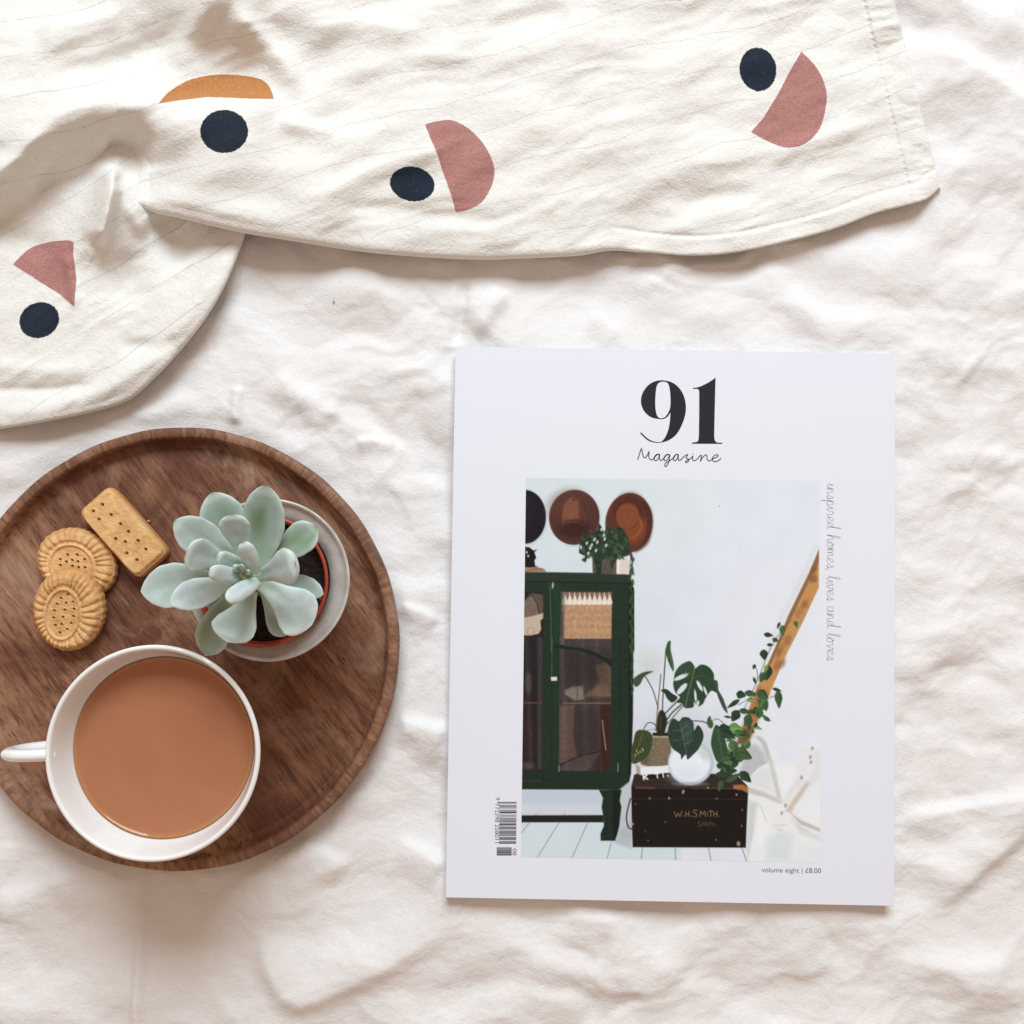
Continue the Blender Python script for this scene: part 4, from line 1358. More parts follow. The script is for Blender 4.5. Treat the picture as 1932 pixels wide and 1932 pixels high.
# hats
for (x, y, rx, ry, r, col) in ((105, 465, 226, 292, 0, (31, 26, 38)), (638, 470, 275, 300, 5, (88, 47, 40)), (1233, 530, 258, 326, 5, (103, 49, 32))):
    ell(x + 8, y + 10, rx + 8, ry + 10, r, (178, 184, 190), 0.5, 3, c3_)
    ell(x, y, rx, ry, r, col, 1, 0.7, c3_)
ell(60, 430, 120, 220, 0, (40, 35, 50), 0.5, 12, c3_)
for _x, _y, _rx, _ry in ((638, 470, 262, 287), (1233, 530, 246, 312)):
    line([((1740 + (_x + _rx * math.cos(a)) / 3.22) * 0.55903, (1600 + (_y + _ry * math.sin(a)) / 3.22) * 0.55903) for a in np.linspace(2.6, 5.6, 24)], 1.3, (128, 76, 56), 0.55, 0.8)
ell(560, 330, 200, 150, -20, (104, 58, 46), 0.5, 14, c3_)
poly(I3([(500, 540), (508, 400), (520, 330), (560, 275), (625, 240), (670, 270), (710, 340), (765, 440), (768, 520), (720, 560), (640, 530), (560, 540), (520, 570)]), (134, 75, 52), 0.95, 1.2, True)
poly(I3([(690, 320), (765, 440), (768, 520), (700, 545), (690, 430)]), (84, 42, 34), 0.7, 3, True)
line(spline(I3([(512, 560), (505, 420), (545, 300), (625, 242), (690, 300), (765, 440)]), 6), 1.0, (70, 34, 28), 0.8, 0.6)
line(spline(I3([(535, 520), (640, 500), (760, 520)]), 5), 1.6, (60, 28, 24), 0.8, 0.8)
poly(I3([(570, 470), (620, 400), (660, 330), (640, 430), (600, 500)]), (146, 84, 58), 0.5, 2.5, True)
ell(635, 275, 22, 18, 0, (96, 44, 32), 0.8, 1.5, c3_)
ell(640, 600, 170, 95, 0, (58, 28, 27), 0.75, 9, c3_)
ell(1240, 400, 170, 190, 5, (84, 38, 27), 0.7, 9, c3_)
ell(1290, 600, 120, 150, 20, (150, 72, 34), 0.75, 9, c3_)
ell(1218, 455, 125, 142, 10, (140, 68, 38), 1, 1.4, c3_)
line(I3([(1200, 320), (1290, 330), (1345, 400), (1350, 480), (1290, 570), (1230, 600)]), 1.4, (96, 42, 26), 0.8)
line(I3([(1345, 480), (1375, 560), (1340, 650), (1270, 700)]), 3.0, (176, 92, 46), 0.6, 1.2)
poly(I3([(1385, 300), (1470, 380), (1490, 560), (1440, 760), (1300, 850), (1400, 700), (1430, 500)]), (80, 36, 26), 0.6, 3, True)
# cabinet body
poly(I3([(60, 1062), (840, 1072), (1242, 1092), (1246, 1180)]) + I4([(985, 0), (978, 1330), (0, 1325)]), GR, 1, 0.6, grain=0.06)
poly(I3([(1236, 1100), (1262, 1180), (1290, 1250), (1292, 1932)]) + I4([(1025, 100), (1022, 700), (1005, 1190), (975, 1330), (945, 1330), (960, 700), (975, 0)]), (27, 36, 31), 1, 0.6)
poly(I3([(60, 1062), (840, 1074), (1242, 1094), (1240, 1180), (60, 1165)]), (42, 56, 46), 1, 0.6)
line(I3([(60, 1168), (700, 1176), (1240, 1186)]), 1.6, (20, 30, 24), 0.9)
line(I3([(60, 1068), (840, 1078), (1240, 1098)]), 1.1, (66, 82, 70), 0.6)
poly(I3([(400, 1190), (490, 1190), (490, 1880), (400, 1880)]) + [], (30, 66, 42), 0.8, 1.5)
poly(I4([(330, 0), (385, 0), (378, 1170), (322, 1170)]), (29, 58, 40), 0.8, 1.5)
# left pane
poly(I3([(60, 1280), (302, 1290), (300, 1932)]) + I4([(235, 0), (228, 1165), (0, 1165)]), (40, 33, 35), 1, 0.6)
poly(I3([(95, 1370), (165, 1300), (235, 1370), (260, 1520), (180, 1560), (95, 1560)]), (118, 99, 86), 1, 1)
poly(I3([(170, 1290), (300, 1310), (300, 1530), (240, 1500), (230, 1400)]), (92, 78, 66), 1, 1.4)
line(I3([(90, 1385), (170, 1310), (230, 1400), (262, 1515)]), 1.2, (46, 36, 32), 0.9)
poly(I3([(80, 1560), (180, 1545), (300, 1510), (298, 1570), (270, 1590), (278, 1690), (250, 1735), (160, 1755), (80, 1750)]), (190, 172, 154), 1, 0.8)
line(I3([(160, 1660), (125, 1690), (125, 1730), (170, 1755), (205, 1720), (200, 1680), (160, 1660)]), 0.9, (140, 118, 98), 0.9)
poly(I4([(190, 0), (236, 0), (228, 1150), (190, 1150)]), (70, 66, 68), 0.7, 2)
line(I4([(65, 572), (235, 572)]), 2.4, (104, 66, 52), 1)
ell(110, 400, 30, 90, 0, (98, 88, 84), 0.5, 3, c4_)
ell(100, 850, 60, 180, 0, (62, 38, 38), 0.6, 10, c4_)
ell(100, 1120, 60, 30, 0, (104, 84, 76), 0.6, 5, c4_)
# right pane, upper: basket and tassels
poly(I3([(495, 1280), (1052, 1285), (1045, 1932)]) + I4([(838, 0), (822, 1166), (378, 1160), (388, 0)]), (66, 55, 55), 1, 0.6)
poly(I3([(505, 1285), (1045, 1290), (1040, 1500), (505, 1500)]), (136, 102, 84), 1, 0.8)
poly(I3([(515, 1420), (1045, 1415), (1040, 1790), (520, 1790)]), (182, 140, 106), 1, 1.2, grain=0.12, seed=4)
for k in range(8):
    yy = 1450 + k * 42
    line(I3([(520, yy + 6), (700, yy - 4), (860, yy + 5), (1040, yy - 2)]), 1.0, (150, 108, 78) if k % 2 else (206, 168, 132), 0.55, 0.8)
line(I3([(650, 1580), (640, 1680), (660, 1720)]), 1.0, (226, 190, 150), 0.8)
line(I3([(885, 1585), (862, 1660), (885, 1720)]), 1.0, (226, 190, 150), 0.8)
for k in range(10):
    x = 522 + k * 54
    poly(I3([(x + 10, 1300), (x + 26, 1330), (x + 46, 1400), (x + 30, 1420), (x - 10, 1424), (x - 18, 1390), (x + 2, 1340)]), (224, 214, 202), 1, 0.8)
    line(I3([(x + 12, 1285), (x + 12, 1310)]), 1.0, (236, 226, 212), 1)
poly(I3([(500, 1790), (1045, 1795), (1045, 1880), (500, 1870)]), (72, 60, 58), 1, 1)
for x in (540, 620, 710, 770, 860, 940):
    line(I3([(x, 1800), (x, 1880)]), 1.0, (54, 46, 46), 0.8)
poly(I3([(494, 1280), (540, 1285), (530, 1880), (494, 1880)]), (96, 82, 74), 0.55, 2)
# right pane, lower
poly(I4([(700, 250), (830, 200), (832, 520), (600, 520), (640, 470), (730, 400)]), (122, 92, 68), 0.85, 4, grain=0.1)
poly(I4([(430, 460), (500, 430), (585, 425), (595, 540), (520, 555), (430, 500)]), (134, 120, 110), 0.85, 2.5)
for x in (430, 540, 665):
    line(I4([(x, 130), (x - 4, 540)]), 1.6, (50, 40, 42), 0.6, 1)
line(I4([(415, 575), (830, 575)]), 2.4, (132, 96, 74), 1, 0.8)
poly(I4([(385, 600), (515, 590), (510, 860), (540, 1040), (385, 1100)]), (120, 90, 78), 0.9, 4)
poly(I4([(515, 590), (730, 590), (730, 990), (540, 1050), (505, 850)]), (72, 59, 58), 1, 2)
line(I4([(650, 600), (650, 840), (530, 850)]), 1.2, (56, 46, 46), 0.7)
poly(I4([(735, 585), (828, 585), (820, 1166), (700, 1166), (735, 1000)]), (74, 36, 30), 1, 2)
poly(I4([(380, 1160), (420, 1110), (560, 1040), (735, 1000), (660, 1130), (620, 1166)]), (92, 76, 72), 1, 2)
line(I4([(385, 1110), (560, 1035), (790, 985)]), 1.8, (42, 28, 28), 0.8, 0.9)
for k in range(13):
    t = k / 12
    ell(755 + 30 * t, 728 + 250 * t, 5, 8, 0, (226, 208, 198), 0.95, 0.5, c4_)
# mouldings catching light
for p_ in (I3([(492, 1276), (1054, 1281)]), I3([(494, 1276), (492, 1932)]), I4([(386, 0), (377, 1164)]), I4([(376, 1168), (824, 1170)]), I4([(60, 1170), (228, 1170)]), I4([(40, 1296), (975, 1302)]), I4([(930, 20), (920, 1320)])):
    line(p_, 0.9, (74, 98, 80), 0.55, 0.5)
# reflections down the glass
for x0_, x1_, a_ in ((392, 420, .18), (560, 600, .10), (690, 715, .14), (80, 110, .14)):
    poly(I4([(x0_, 0), (x1_, 0), (x1_ + 40, 1150), (x0_ + 40, 1150)]), (150, 146, 148), a_, 5)
poly(I4([(400, 600), (820, 600), (815, 1160), (400, 1160)]), (30, 24, 26), 0.28, 18)
poly(I4([(420, 110), (820, 140), (815, 420), (420, 420)]), (34, 27, 29), 0.35, 16)
# glass arch
line(spline(I4([(330, 75), (450, 92), (560, 108), (680, 145), (790, 195), (890, 235)]), 6), 7.0, (27, 44, 35), 1)
line(spline(I4([(640, 125), (740, 170), (830, 240), (885, 320)]), 6), 7.0, (26, 42, 34), 1)
line(spline(I4([(420, 74), (560, 90), (680, 120), (800, 180)]), 6), 0.9, (64, 92, 74), 0.6)
poly(I4([(838, 0), (985, 0), (978, 1330), (822, 1330)]), (31, 52, 40), 1, 0.7, grain=0.05)
line(I4([(905, 0), (900, 900)]), 1.2, (22, 36, 28), 0.8)
poly(I4([(0, 1166), (830, 1166), (980, 1200), (978, 1328), (0, 1324)]), (30, 50, 38), 1, 0.7, grain=0.05)
line(I4([(0, 1250), (220, 1250)]), 1.2, (80, 92, 80), 0.6)
line(I4([(235, 1170), (235, 1250), (310, 1250)]), 1.0, (22, 34, 28), 0.8)
poly(I4([(237, 0), (330, 0), (322, 1180), (229, 1180)]), (32, 52, 40), 1, 0.7)
line(I3([(372, 1185), (382, 1500), (388, 1932)]) , 1.1, (106, 118, 104), 0.8)
line(I4([(318, 0), (314, 340)]), 1.1, (104, 116, 100), 0.8)
line(I4([(314, 380), (310, 1165)]), 0.9, (24, 36, 30), 0.9)
poly(I4([(306, 348), (360, 345), (362, 378), (310, 382)]), (222, 212, 198), 1, 0.6)
ell(405, 1210, 10, 36, 8, (200, 205, 196), 0.8, 0.8, c3_)
line(I4([(892, 1100), (890, 1170)]), 1.0, (190, 200, 190), 0.9)
line(I4([(380, 1120), (376, 1170)]), 1.2, (200, 200, 196), 0.8)
# under the cabinet
poly(I4([(0, 1325), (760, 1330), (760, 1545), (0, 1545)]), (190, 202, 217), 1, 0.8)
poly(I4([(0, 1450), (760, 1460), (760, 1545), (0, 1545)]), (204, 211, 220), 0.8, 5)
poly(I4([(900, 1330), (1010, 1240), (1010, 1830), (880, 1770)]), (186, 194, 202), 1, 2)
poly(I4([(0, 1610), (760, 1610), (1020, 1780), (1443, 1830), (1443, 1960), (0, 1960)]), (204, 218, 225), 1, 1.2)
poly(I4([(890, 1700), (1010, 1600), (1010, 1840), (860, 1790)]), (170, 178, 186), 0.8, 5)
poly(I4([(0, 1550), (765, 1548), (765, 1612), (0, 1612)]), (33, 38, 36), 1, 0.7)
for a, b in (((120, 1615), (50, 1705)), ((380, 1610), (185, 1925)), ((625, 1620), (488, 1925)), ((835, 1775), (793, 1940)), ((180, 1535), (176, 1550)), ((428, 1530), (422, 1550))):
    line(I4([a, b]), 1.0, (92, 98, 106), 0.9)
poly(I4([(725, 1330), (922, 1330), (905, 1420), (920, 1480), (900, 1650), (885, 1710), (865, 1772), (740, 1772), (738, 1710), (768, 1640), (765, 1570), (748, 1480), (760, 1400), (735, 1350)]), (31, 48, 38), 1, 0.7)
poly(I4([(850, 1330), (922, 1330), (905, 1420), (920, 1480), (900, 1650), (885, 1710), (865, 1772), (840, 1640)]), (22, 32, 27), 0.8, 1.5)
# beam
poly(I6([(976, 735), (885, 950), (700, 1330), (590, 1600), (500, 1800)]) + I5([(1110, 500), (965, 890), (945, 960), (1035, 948), (1200, 572), (1330, 268), (1470, -10)]) + I6([(976, 1080)]), (196, 141, 80), 1, 0.7, grain=0.06, seed=9)
poly(I6([(976, 735), (885, 950), (700, 1330), (590, 1600), (500, 1800), (530, 1800), (620, 1600), (740, 1330), (915, 960), (976, 860)]), (138, 92, 62), 0.8, 1)
for x, y, rx, ry, a in ((930, 920, 24, 40, .8), (920, 1000, 40, 36, .7), (845, 1235, 26, 40, .6), (790, 1310, 30, 40, .35), (690, 1560, 30, 50, .5), (620, 1660, 24, 60, .6), (600, 1790, 30, 50, .5), (650, 1770, 20, 40, .6)):
    ell(x, y, rx, ry, 25, (140, 82, 46), a, 4, c6_)
poly(I5([(1110, 500), (1200, 570), (1035, 948), (945, 960)]), (150, 92, 50), 0.55, 8)
poly(I5([(985, 830), (1080, 830), (1035, 948), (945, 960)]), (112, 62, 36), 0.7, 6)
# bedding
poly(I5([(1040, 960), (1100, 960), (1160, 1020), (1190, 1110), (1100, 1190), (1010, 1240), (960, 1200), (1000, 1080)]), (176, 181, 184), 0.85, 7)
poly(I5([(1075, 900), (1130, 890), (1180, 940), (1230, 1000), (1300, 1090), (1400, 1110), (1500, 1000), (1530, 960), (1640, 970), (1640, 1900), (1022, 1900), (1020, 1760), (1034, 1560), (1042, 1340), (1012, 1290), (1040, 1230), (1110, 1150), (1190, 1105), (1180, 1040), (1150, 975)]), (229, 232, 237), 1, 0.9)
poly(I5([(1080, 898), (1130, 895), (1180, 945), (1200, 1010), (1205, 1080), (1190, 1100), (1165, 1010), (1130, 940)]), (178, 179, 176), 0.8, 3)
poly(I5([(1190, 1000), (1225, 1080), (1262, 1200), (1285, 1330), (1300, 1410), (1262, 1380), (1230, 1240), (1200, 1110)]), (192, 193, 192), 0.85, 4)
poly(I5([(1012, 1290), (1060, 1300), (1150, 1330), (1240, 1372), (1310, 1420), (1280, 1425), (1160, 1372), (1045, 1345)]), (184, 182, 179), 0.8, 4)
poly(I5([(1060, 1210), (1130, 1150), (1190, 1140), (1220, 1250), (1240, 1340), (1140, 1300), (1040, 1280)]), (216, 219, 222), 0.8, 6)
poly(I5([(1240, 1130), (1330, 1120), (1400, 1160), (1400, 1260), (1330, 1340), (1290, 1300)]), (236, 238, 242), 0.8, 8)
poly(I5([(1400, 1120), (1500, 1010), (1530, 970), (1560, 1040), (1510, 1150), (1440, 1210)]), (224, 226, 229), 0.8, 7)
poly(I5([(1560, 1000), (1610, 980), (1610, 1230), (1530, 1290), (1500, 1250), (1550, 1150)]), (217, 219, 224), 0.8, 7)
poly(I5([(1330, 1480), (1400, 1370), (1490, 1255), (1520, 1265), (1450, 1380), (1370, 1500)]), (196, 176, 158), 0.7, 4)
poly(I5([(1300, 1400), (1380, 1280), (1450, 1200), (1480, 1230), (1400, 1340), (1330, 1440)]), (214, 213, 213), 0.6, 6)
poly(I5([(1370, 1500), (1450, 1555), (1610, 1625), (1610, 1650), (1440, 1585)]), (178, 174, 170), 0.8, 3)
poly(I5([(1380, 1540), (1470, 1620), (1610, 1690), (1610, 1720), (1440, 1660)]), (208, 209, 210), 0.8, 6)
poly(I5([(1400, 1450), (1500, 1360), (1610, 1310), (1610, 1590), (1460, 1520)]), (232, 234, 238), 0.8, 6)
poly(I5([(1040, 1400), (1110, 1420), (1090, 1560), (1060, 1720), (1030, 1880), (1022, 1700)]), (196, 202, 206), 0.85, 6)
poly(I5([(1120, 1480), (1220, 1500), (1190, 1640), (1130, 1760), (1100, 1640)]), (236, 238, 241), 0.8, 9)
poly(I5([(1180, 1700), (1300, 1640), (1400, 1680), (1360, 1880), (1180, 1880)]), (206, 215, 221), 0.7, 10)
poly(I5([(1420, 1720), (1540, 1740), (1610, 1800), (1610, 1880), (1420, 1880)]), (222, 226, 231), 0.7, 10)
for a, b in (((1240, 1600), (1330, 1590)), ((1260, 1620), (1300, 1640)), ((1420, 1600), (1500, 1640)), ((1130, 1440), (1180, 1560)), ((1080, 1600), (1060, 1720))):
    line(I5([a, b]), 2.2, (196, 190, 182), 0.6, 1.6)
for x, y in ((1540, 990), (1525, 1060), (1530, 1100), (1455, 1220), (1330, 1440), (1300, 1500)):
    ell(x, y, 11, 15, 20, (130, 116, 102), 0.6, 1.6, c5_)
# chest
for a, b in (((205, 1775), (195, 1875)), ((462, 1775), (467, 1885)), ((725, 1775), (746, 1885)), ((985, 1770), (1026, 1885))):
    line(I5([a, b]), 1.1, (70, 74, 82), 0.9)
line(spline(I5([(112, 1385), (92, 1460), (80, 1540), (95, 1610), (125, 1625)]), 5), 2.6, (78, 46, 38), 1)
poly(I5([(118, 1295), (140, 1200), (180, 1180), (760, 1190), (960, 1215), (1030, 1285), (1036, 1345), (1025, 1560), (1018, 1772), (128, 1768), (120, 1500)]), (31, 25, 25), 1, 0.8, grain=0.10, seed=21)
poly(I5([(118, 1292), (140, 1200), (180, 1185), (760, 1195), (940, 1215), (1025, 1285), (700, 1305), (300, 1300)]), (56, 41, 37), 1, 1.2, grain=0.15, seed=23)
for a, b, w, al in (((150, 1300), (300, 1304), 2.2, .9), ((300, 1304), (520, 1306), 1.2, .5), ((600, 1306), (760, 1305), 1.4, .8), ((760, 1304), (920, 1306), 2.0, .8)):
    line(I5([a, b]), w, (136, 78, 50), al, 0.8)
poly(I5([(915, 1280), (1000, 1275), (1034, 1300), (1036, 1345), (990, 1320), (920, 1310)]), (182, 106, 58), 0.95, 1.4)
line(I5([(125, 1388), (400, 1386), (700, 1388), (1030, 1392)]), 1.0, (84, 52, 42), 0.8)
for x, y, r in ((524, 1335, 10), (415, 1383, 8), (720, 1300, 6), (945, 1355, 7), (960, 1740, 14), (790, 1385, 5), (262, 1385, 6), (130, 1585, 8), (985, 1600, 5), (385, 1570, 4), (250, 1715, 4), (230, 1640, 3), (785, 1710, 5), (990, 1475, 5), (152, 1430, 4), (530, 1325, 7)):
    ell(x, y, r, r * 1.4, 0, (176, 150, 128), 0.85, 0.7, c5_)
GOLD = (176, 130, 82)
for p in ([(455, 1487), (470, 1530), (485, 1500), (500, 1528), (518, 1482)], [(545, 1488), (545, 1526)], [(570, 1486), (568, 1526)], [(545, 1508), (570, 1506)],
          [(640, 1478), (612, 1476), (605, 1494), (632, 1506), (630, 1526), (602, 1526)], [(655, 1526), (662, 1482), (678, 1512), (694, 1482), (700, 1526)], [(716, 1492), (716, 1526)],
          [(726, 1484), (756, 1484)], [(742, 1484), (742, 1526)], [(765, 1486), (765, 1526)], [(792, 1484), (790, 1526)], [(765, 1506), (792, 1505)]):
    line(I5(p), 1.25, GOLD, 0.9, 0.45)
for x, y in ((527, 1524), (585, 1524), (804, 1524)):
    ell(x, y, 4, 4, 0, GOLD, 0.9, 0.4, c5_)
for p in ([(668, 1566), (645, 1568), (645, 1582), (664, 1590), (660, 1604), (640, 1602)], [(676, 1602), (682, 1570), (696, 1596), (706, 1568), (712, 1602)], [(724, 1604), (728, 1570), (746, 1574), (742, 1588), (726, 1590)], [(768, 1578), (754, 1582), (766, 1594), (752, 1604)]):
    line(I5(p), 1.05, (122, 92, 64), 0.8, 0.45)
ell(782, 1602, 4, 4, 0, (122, 92, 64), 0.8, 0.4, c5_)
ell(560, 960, 330, 200, 0, (192, 199, 205), 0.6, 26, c5_) if False else None
# book, pot, globe
poly(I5([(150, 1112), (180, 1100), (400, 1108), (415, 1122), (190, 1142)]), (206, 204, 206), 1, 0.7)
poly(I5([(150, 1114), (188, 1140), (192, 1204), (160, 1185)]), (168, 156, 142), 1, 0.7)
poly(I5([(188, 1142), (415, 1120), (418, 1182), (192, 1202)]), (226, 228, 236), 1, 0.7)
poly(I5([(192, 1202), (418, 1182), (418, 1210), (205, 1242)]), (34, 28, 30), 1, 0.7)
for p in ([(212, 1204), (216, 1236)], [(240, 1200), (218, 1218)], [(222, 1218), (246, 1232)], [(320, 1188), (324, 1222)], [(366, 1184), (370, 1216)], [(300, 1192), (340, 1186)]):
    line(I5(p), 3.0 if p[0][0] < 260 else 2.4, (232, 232, 236), 0.95)
ell(405, 1206, 7, 7, 0, (220, 220, 224), 0.9, 0.5, c5_)
poly(I5([(272, 890), (415, 890), (430, 1000), (425, 1090), (390, 1126), (230, 1128), (190, 1090), (230, 960)]), (124, 107, 84), 1, 0.9, True, grain=0.12, seed=31)
poly(I5([(190, 1090), (230, 960), (270, 960), (250, 1128)]), (92, 80, 62), 0.7, 5)
line(I5([(235, 850), (300, 842), (400, 862)]), 1.6, (150, 134, 112), 0.9)
poly(I5([(285, 868), (405, 868), (405, 892), (285, 892)]), (40, 30, 26), 1, 1)
line(I5([(278, 898), (405, 902)]), 2.6, (178, 164, 140), 1)
ell(584, 1108, 178, 172, 0, (176, 188, 204), 1, 0.8, c5_)
ell(578, 1104, 162, 156, 0, (226, 234, 244), 1, 4.0, c5_)
ell(540, 1200, 110, 60, 0, (206, 217, 231), 0.55, 12, c5_)
ell(700, 1020, 50, 70, -20, (186, 196, 198), 0.6, 6, c5_)
ell(655, 1090, 9, 14, 0, (244, 248, 252), 0.9, 1, c5_)
ell(580, 1270, 120, 14, 0, (150, 158, 172), 0.6, 3, c5_)
# stems
def vein(p, w, col, a=1.0):
    line(spline(I5(p), 6), w, col, a, 0.5)
vein([(310, 850), (330, 620), (350, 412)], 2.2, (128, 94, 76))
vein([(362, 690), (372, 480), (390, 210)], 2.2, (48, 74, 48))
vein([(330, 680), (290, 540), (225, 420)], 2.0, (70, 92, 66))
vein([(345, 760), (420, 680), (500, 600)], 2.4, (48, 70, 44))
vein([(380, 790), (440, 710), (520, 640)], 2.8, (54, 78, 50))
vein([(400, 800), (560, 620), (680, 535)], 1.8, (60, 84, 54))
vein([(215, 840), (250, 790), (300, 800), (320, 840)], 1.8, (58, 76, 60))
vein([(600, 775), (680, 780), (720, 800)], 2.0, (56, 70, 60))
poly(I5([(318, 880), (330, 720), (360, 690), (385, 720), (400, 790), (370, 880)]), (44, 46, 32), 1, 1.2, True)
vein([(345, 840), (350, 740)], 2.0, (66, 76, 50))
# leaves
LEAFC = (44, 74, 50)
def lf(p, col, a=1.0, smooth=True):
    poly(I5(p), col, a, 0.6, smooth, grain=0.10, seed=41)
lf([(130, 462), (150, 430), (215, 392), (292, 386), (222, 425), (186, 488), (150, 508)], (62, 86, 56))
lf([(388, 210), (405, 155), (428, 150), (428, 215), (452, 335), (446, 386), (412, 320), (394, 260)], (54, 86, 52))
vein([(425, 160), (425, 230), (446, 370)], 1.0, (120, 150, 100), 0.7)
lf([(350, 535), (392, 525), (440, 560), (482, 592), (440, 632), (398, 598), (380, 560)], (44, 62, 42))
lf([(448, 470), (466, 388), (512, 332), (575, 306), (610, 338), (618, 364), (665, 332), (725, 350), (765, 402), (770, 455), (800, 492), (792, 552), (745, 540), (700, 602), (682, 640), (640, 662), (612, 625), (605, 668), (540, 674), (520, 640), (478, 630), (500, 590), (470, 560), (452, 520)], LEAFC)
for x, y, rx, ry, r in ((510, 430, 62, 16, -24), (516, 524, 56, 20, -48), (655, 500, 46, 13, 62), (700, 540, 40, 9, 70), (622, 580, 50, 9, 84), (640, 640, 10, 26, 15)):
    ell(x, y, rx, ry, r, (212, 220, 230), 1, 0.7, c5_)
vein([(616, 350), (600, 430), (565, 560), (545, 660)], 1.4, (110, 146, 96), 0.9)
vein([(606, 400), (540, 400)], 0.9, (84, 118, 78), 0.6)
vein([(600, 440), (680, 420), (760, 460)], 0.9, (84, 118, 78), 0.6)
poly(I5([(460, 400), (512, 336), (575, 310), (606, 345), (590, 420), (500, 400)]), (58, 92, 60), 0.45, 5)
lf([(760, 460), (795, 462), (802, 530), (840, 600), (876, 712), (842, 682), (800, 590), (780, 520)], (58, 80, 60))
lf([(402, 862), (420, 792), (452, 756), (492, 778), (520, 748), (570, 750), (605, 790), (612, 850), (640, 808), (676, 850), (684, 910), (650, 992), (605, 1040), (560, 1078), (545, 1040), (510, 1078), (502, 1038), (440, 990), (415, 920)], (42, 66, 54))
poly(I5([(500, 790), (560, 760), (604, 800), (600, 900), (560, 980), (520, 900)]), (66, 92, 82), 0.55, 6)
for p in ([(505, 790), (520, 880), (545, 990), (555, 1060)], [(512, 850), (560, 800)], [(520, 900), (590, 850)], [(512, 850), (440, 850)], [(522, 920), (450, 930)], [(530, 960), (600, 930)]):
    vein(p, 1.0, (118, 148, 132), 0.6)
lf([(134, 940), (150, 868), (192, 844), (268, 868), (284, 940), (252, 1040), (180, 1100), (122, 1106), (116, 1010)], (60, 76, 42))
vein([(205, 860), (180, 960), (130, 1095)], 1.2, (104, 118, 66), 0.8)
for x, y in ((160, 1010), (172, 1030), (205, 995), (210, 1005), (188, 1018), (150, 1045)):
    ell(x, y, 5, 7, 0, (196, 194, 140), 0.9, 0.6, c5_)
lf([(775, 812), (815, 828), (850, 900), (886, 1050), (884, 1110), (800, 1104), (756, 1012), (744, 930)], (50, 80, 58))
vein([(800, 840), (815, 960), (840, 1090)], 1.0, (100, 134, 104), 0.7)
lf([(712, 770), (735, 735), (750, 770), (764, 800), (748, 835), (722, 820)], (66, 96, 54))
# trailing vine along the beam
rv = random.Random(3)
for (x, y, w, h, r, c) in (
    (1195, 100, 32, 20, 20, 0), (1160, 255, 34, 36, -10, 0), (1208, 178, 22, 14, 10, 0), (1083, 350, 15, 18, 20, 0), (1088, 460, 12, 26, -25, 0), (1305, 65, 26, 38, 20, 2), (1412, 15, 18, 26, 0, 2), (1275, 25, 12, 24, 10, 0),
    (1250, 140, 22, 20, 30, 1), (1190, 400, 36, 52, 25, 0), (1150, 430, 30, 40, 10, 1), (1175, 365, 18, 30, 20, 3), (980, 570, 34, 34, 0, 0), (1055, 560, 42, 26, 10, 1), (1150, 570, 46, 40, 30, 1), (1275, 605, 32, 62, 12, 1), (1262, 530, 32, 14, 10, 0),
    (920, 640, 20, 52, 40, 0), (1060, 610, 26, 22, 0, 3), (1150, 650, 44, 50, 20, 2), (1125, 720, 32, 34, 0, 2), (1010, 700, 40, 24, 30, 1), (935, 735, 40, 44, 20, 0), (880, 745, 30, 10, 5, 0), (1030, 770, 34, 44, 30, 1),
    (935, 830, 48, 40, 30, 3), (1105, 825, 40, 16, 10, 3), (850, 830, 40, 34, 0, 0), (960, 880, 36, 34, 40, 2), (880, 880, 50, 40, 0, 0), (920, 980, 40, 52, -20, 2), (1015, 965, 36, 40, 40, 2), (1000, 1040, 62, 50, 30, 1), (940, 1060, 22, 60, 0, 2), (900, 1080, 40, 60, 0, 0),
    (870, 1140, 44, 40, 0, 0), (820, 1130, 30, 26, 0, 0), (920, 1220, 60, 26, -10, 1), (1015, 1215, 38, 52, -30, 0), (840, 1200, 60, 30, 10, 0), (820, 1285, 28, 40, 0, 1), (880, 1170, 60, 40, 0, 0)):
    col = [(38, 60, 42), (52, 84, 48), (62, 104, 54), (98, 140, 70)][c]
    L_, B_ = max(w, h) * 1.12, min(w, h) * 1.02
    a_ = math.radians(r + (90 if h > w else 0) + rv.uniform(-22, 22))
    ca, sa = math.cos(a_), math.sin(a_)
    shp = [(-1, 0), (-.72, .62), (-.2, .95), (.4, .62), (1.05, 0), (.4, -.66), (-.2, -.95), (-.72, -.62)]
    P_ = [(x + L_ * u * ca - B_ * v * sa, y + L_ * u * sa + B_ * v * ca) for u, v in shp]
    lf(P_, col)
    poly(I5([P_[0], P_[1], P_[2], P_[3], P_[4]]), [min(255, q * 1.3) for q in col], 0.5, 0.8, False)
    vein([P_[0], (x, y), P_[4]], 0.8, [min(255, q * 1.5) for q in col], 0.55)
for k in range(46):
    t = rv.random() ** 0.8
    bx_, by_ = 1130 - 270 * t + rv.gauss(0, 42), 620 + 560 * t + rv.gauss(0, 30)
    s_ = rv.uniform(16, 34)
    a_ = rv.uniform(0, 6.28)
    ca, sa = math.cos(a_), math.sin(a_)
    g_ = rv.random()
    col = (34 + 42 * g_, 56 + 66 * g_, 38 + 26 * g_)
    lf([(bx_ + s_ * u * ca - .6 * s_ * v * sa, by_ + s_ * u * sa + .6 * s_ * v * ca) for u, v in [(-1, 0), (-.6, .7), (.1, .9), (1.1, 0), (.1, -.9), (-.6, -.7)]], col)
    vein([(bx_ - s_ * ca, by_ - s_ * sa), (bx_ + s_ * ca, by_ + s_ * sa)], 0.8, [min(255, q * 1.5) for q in col], 0.5)
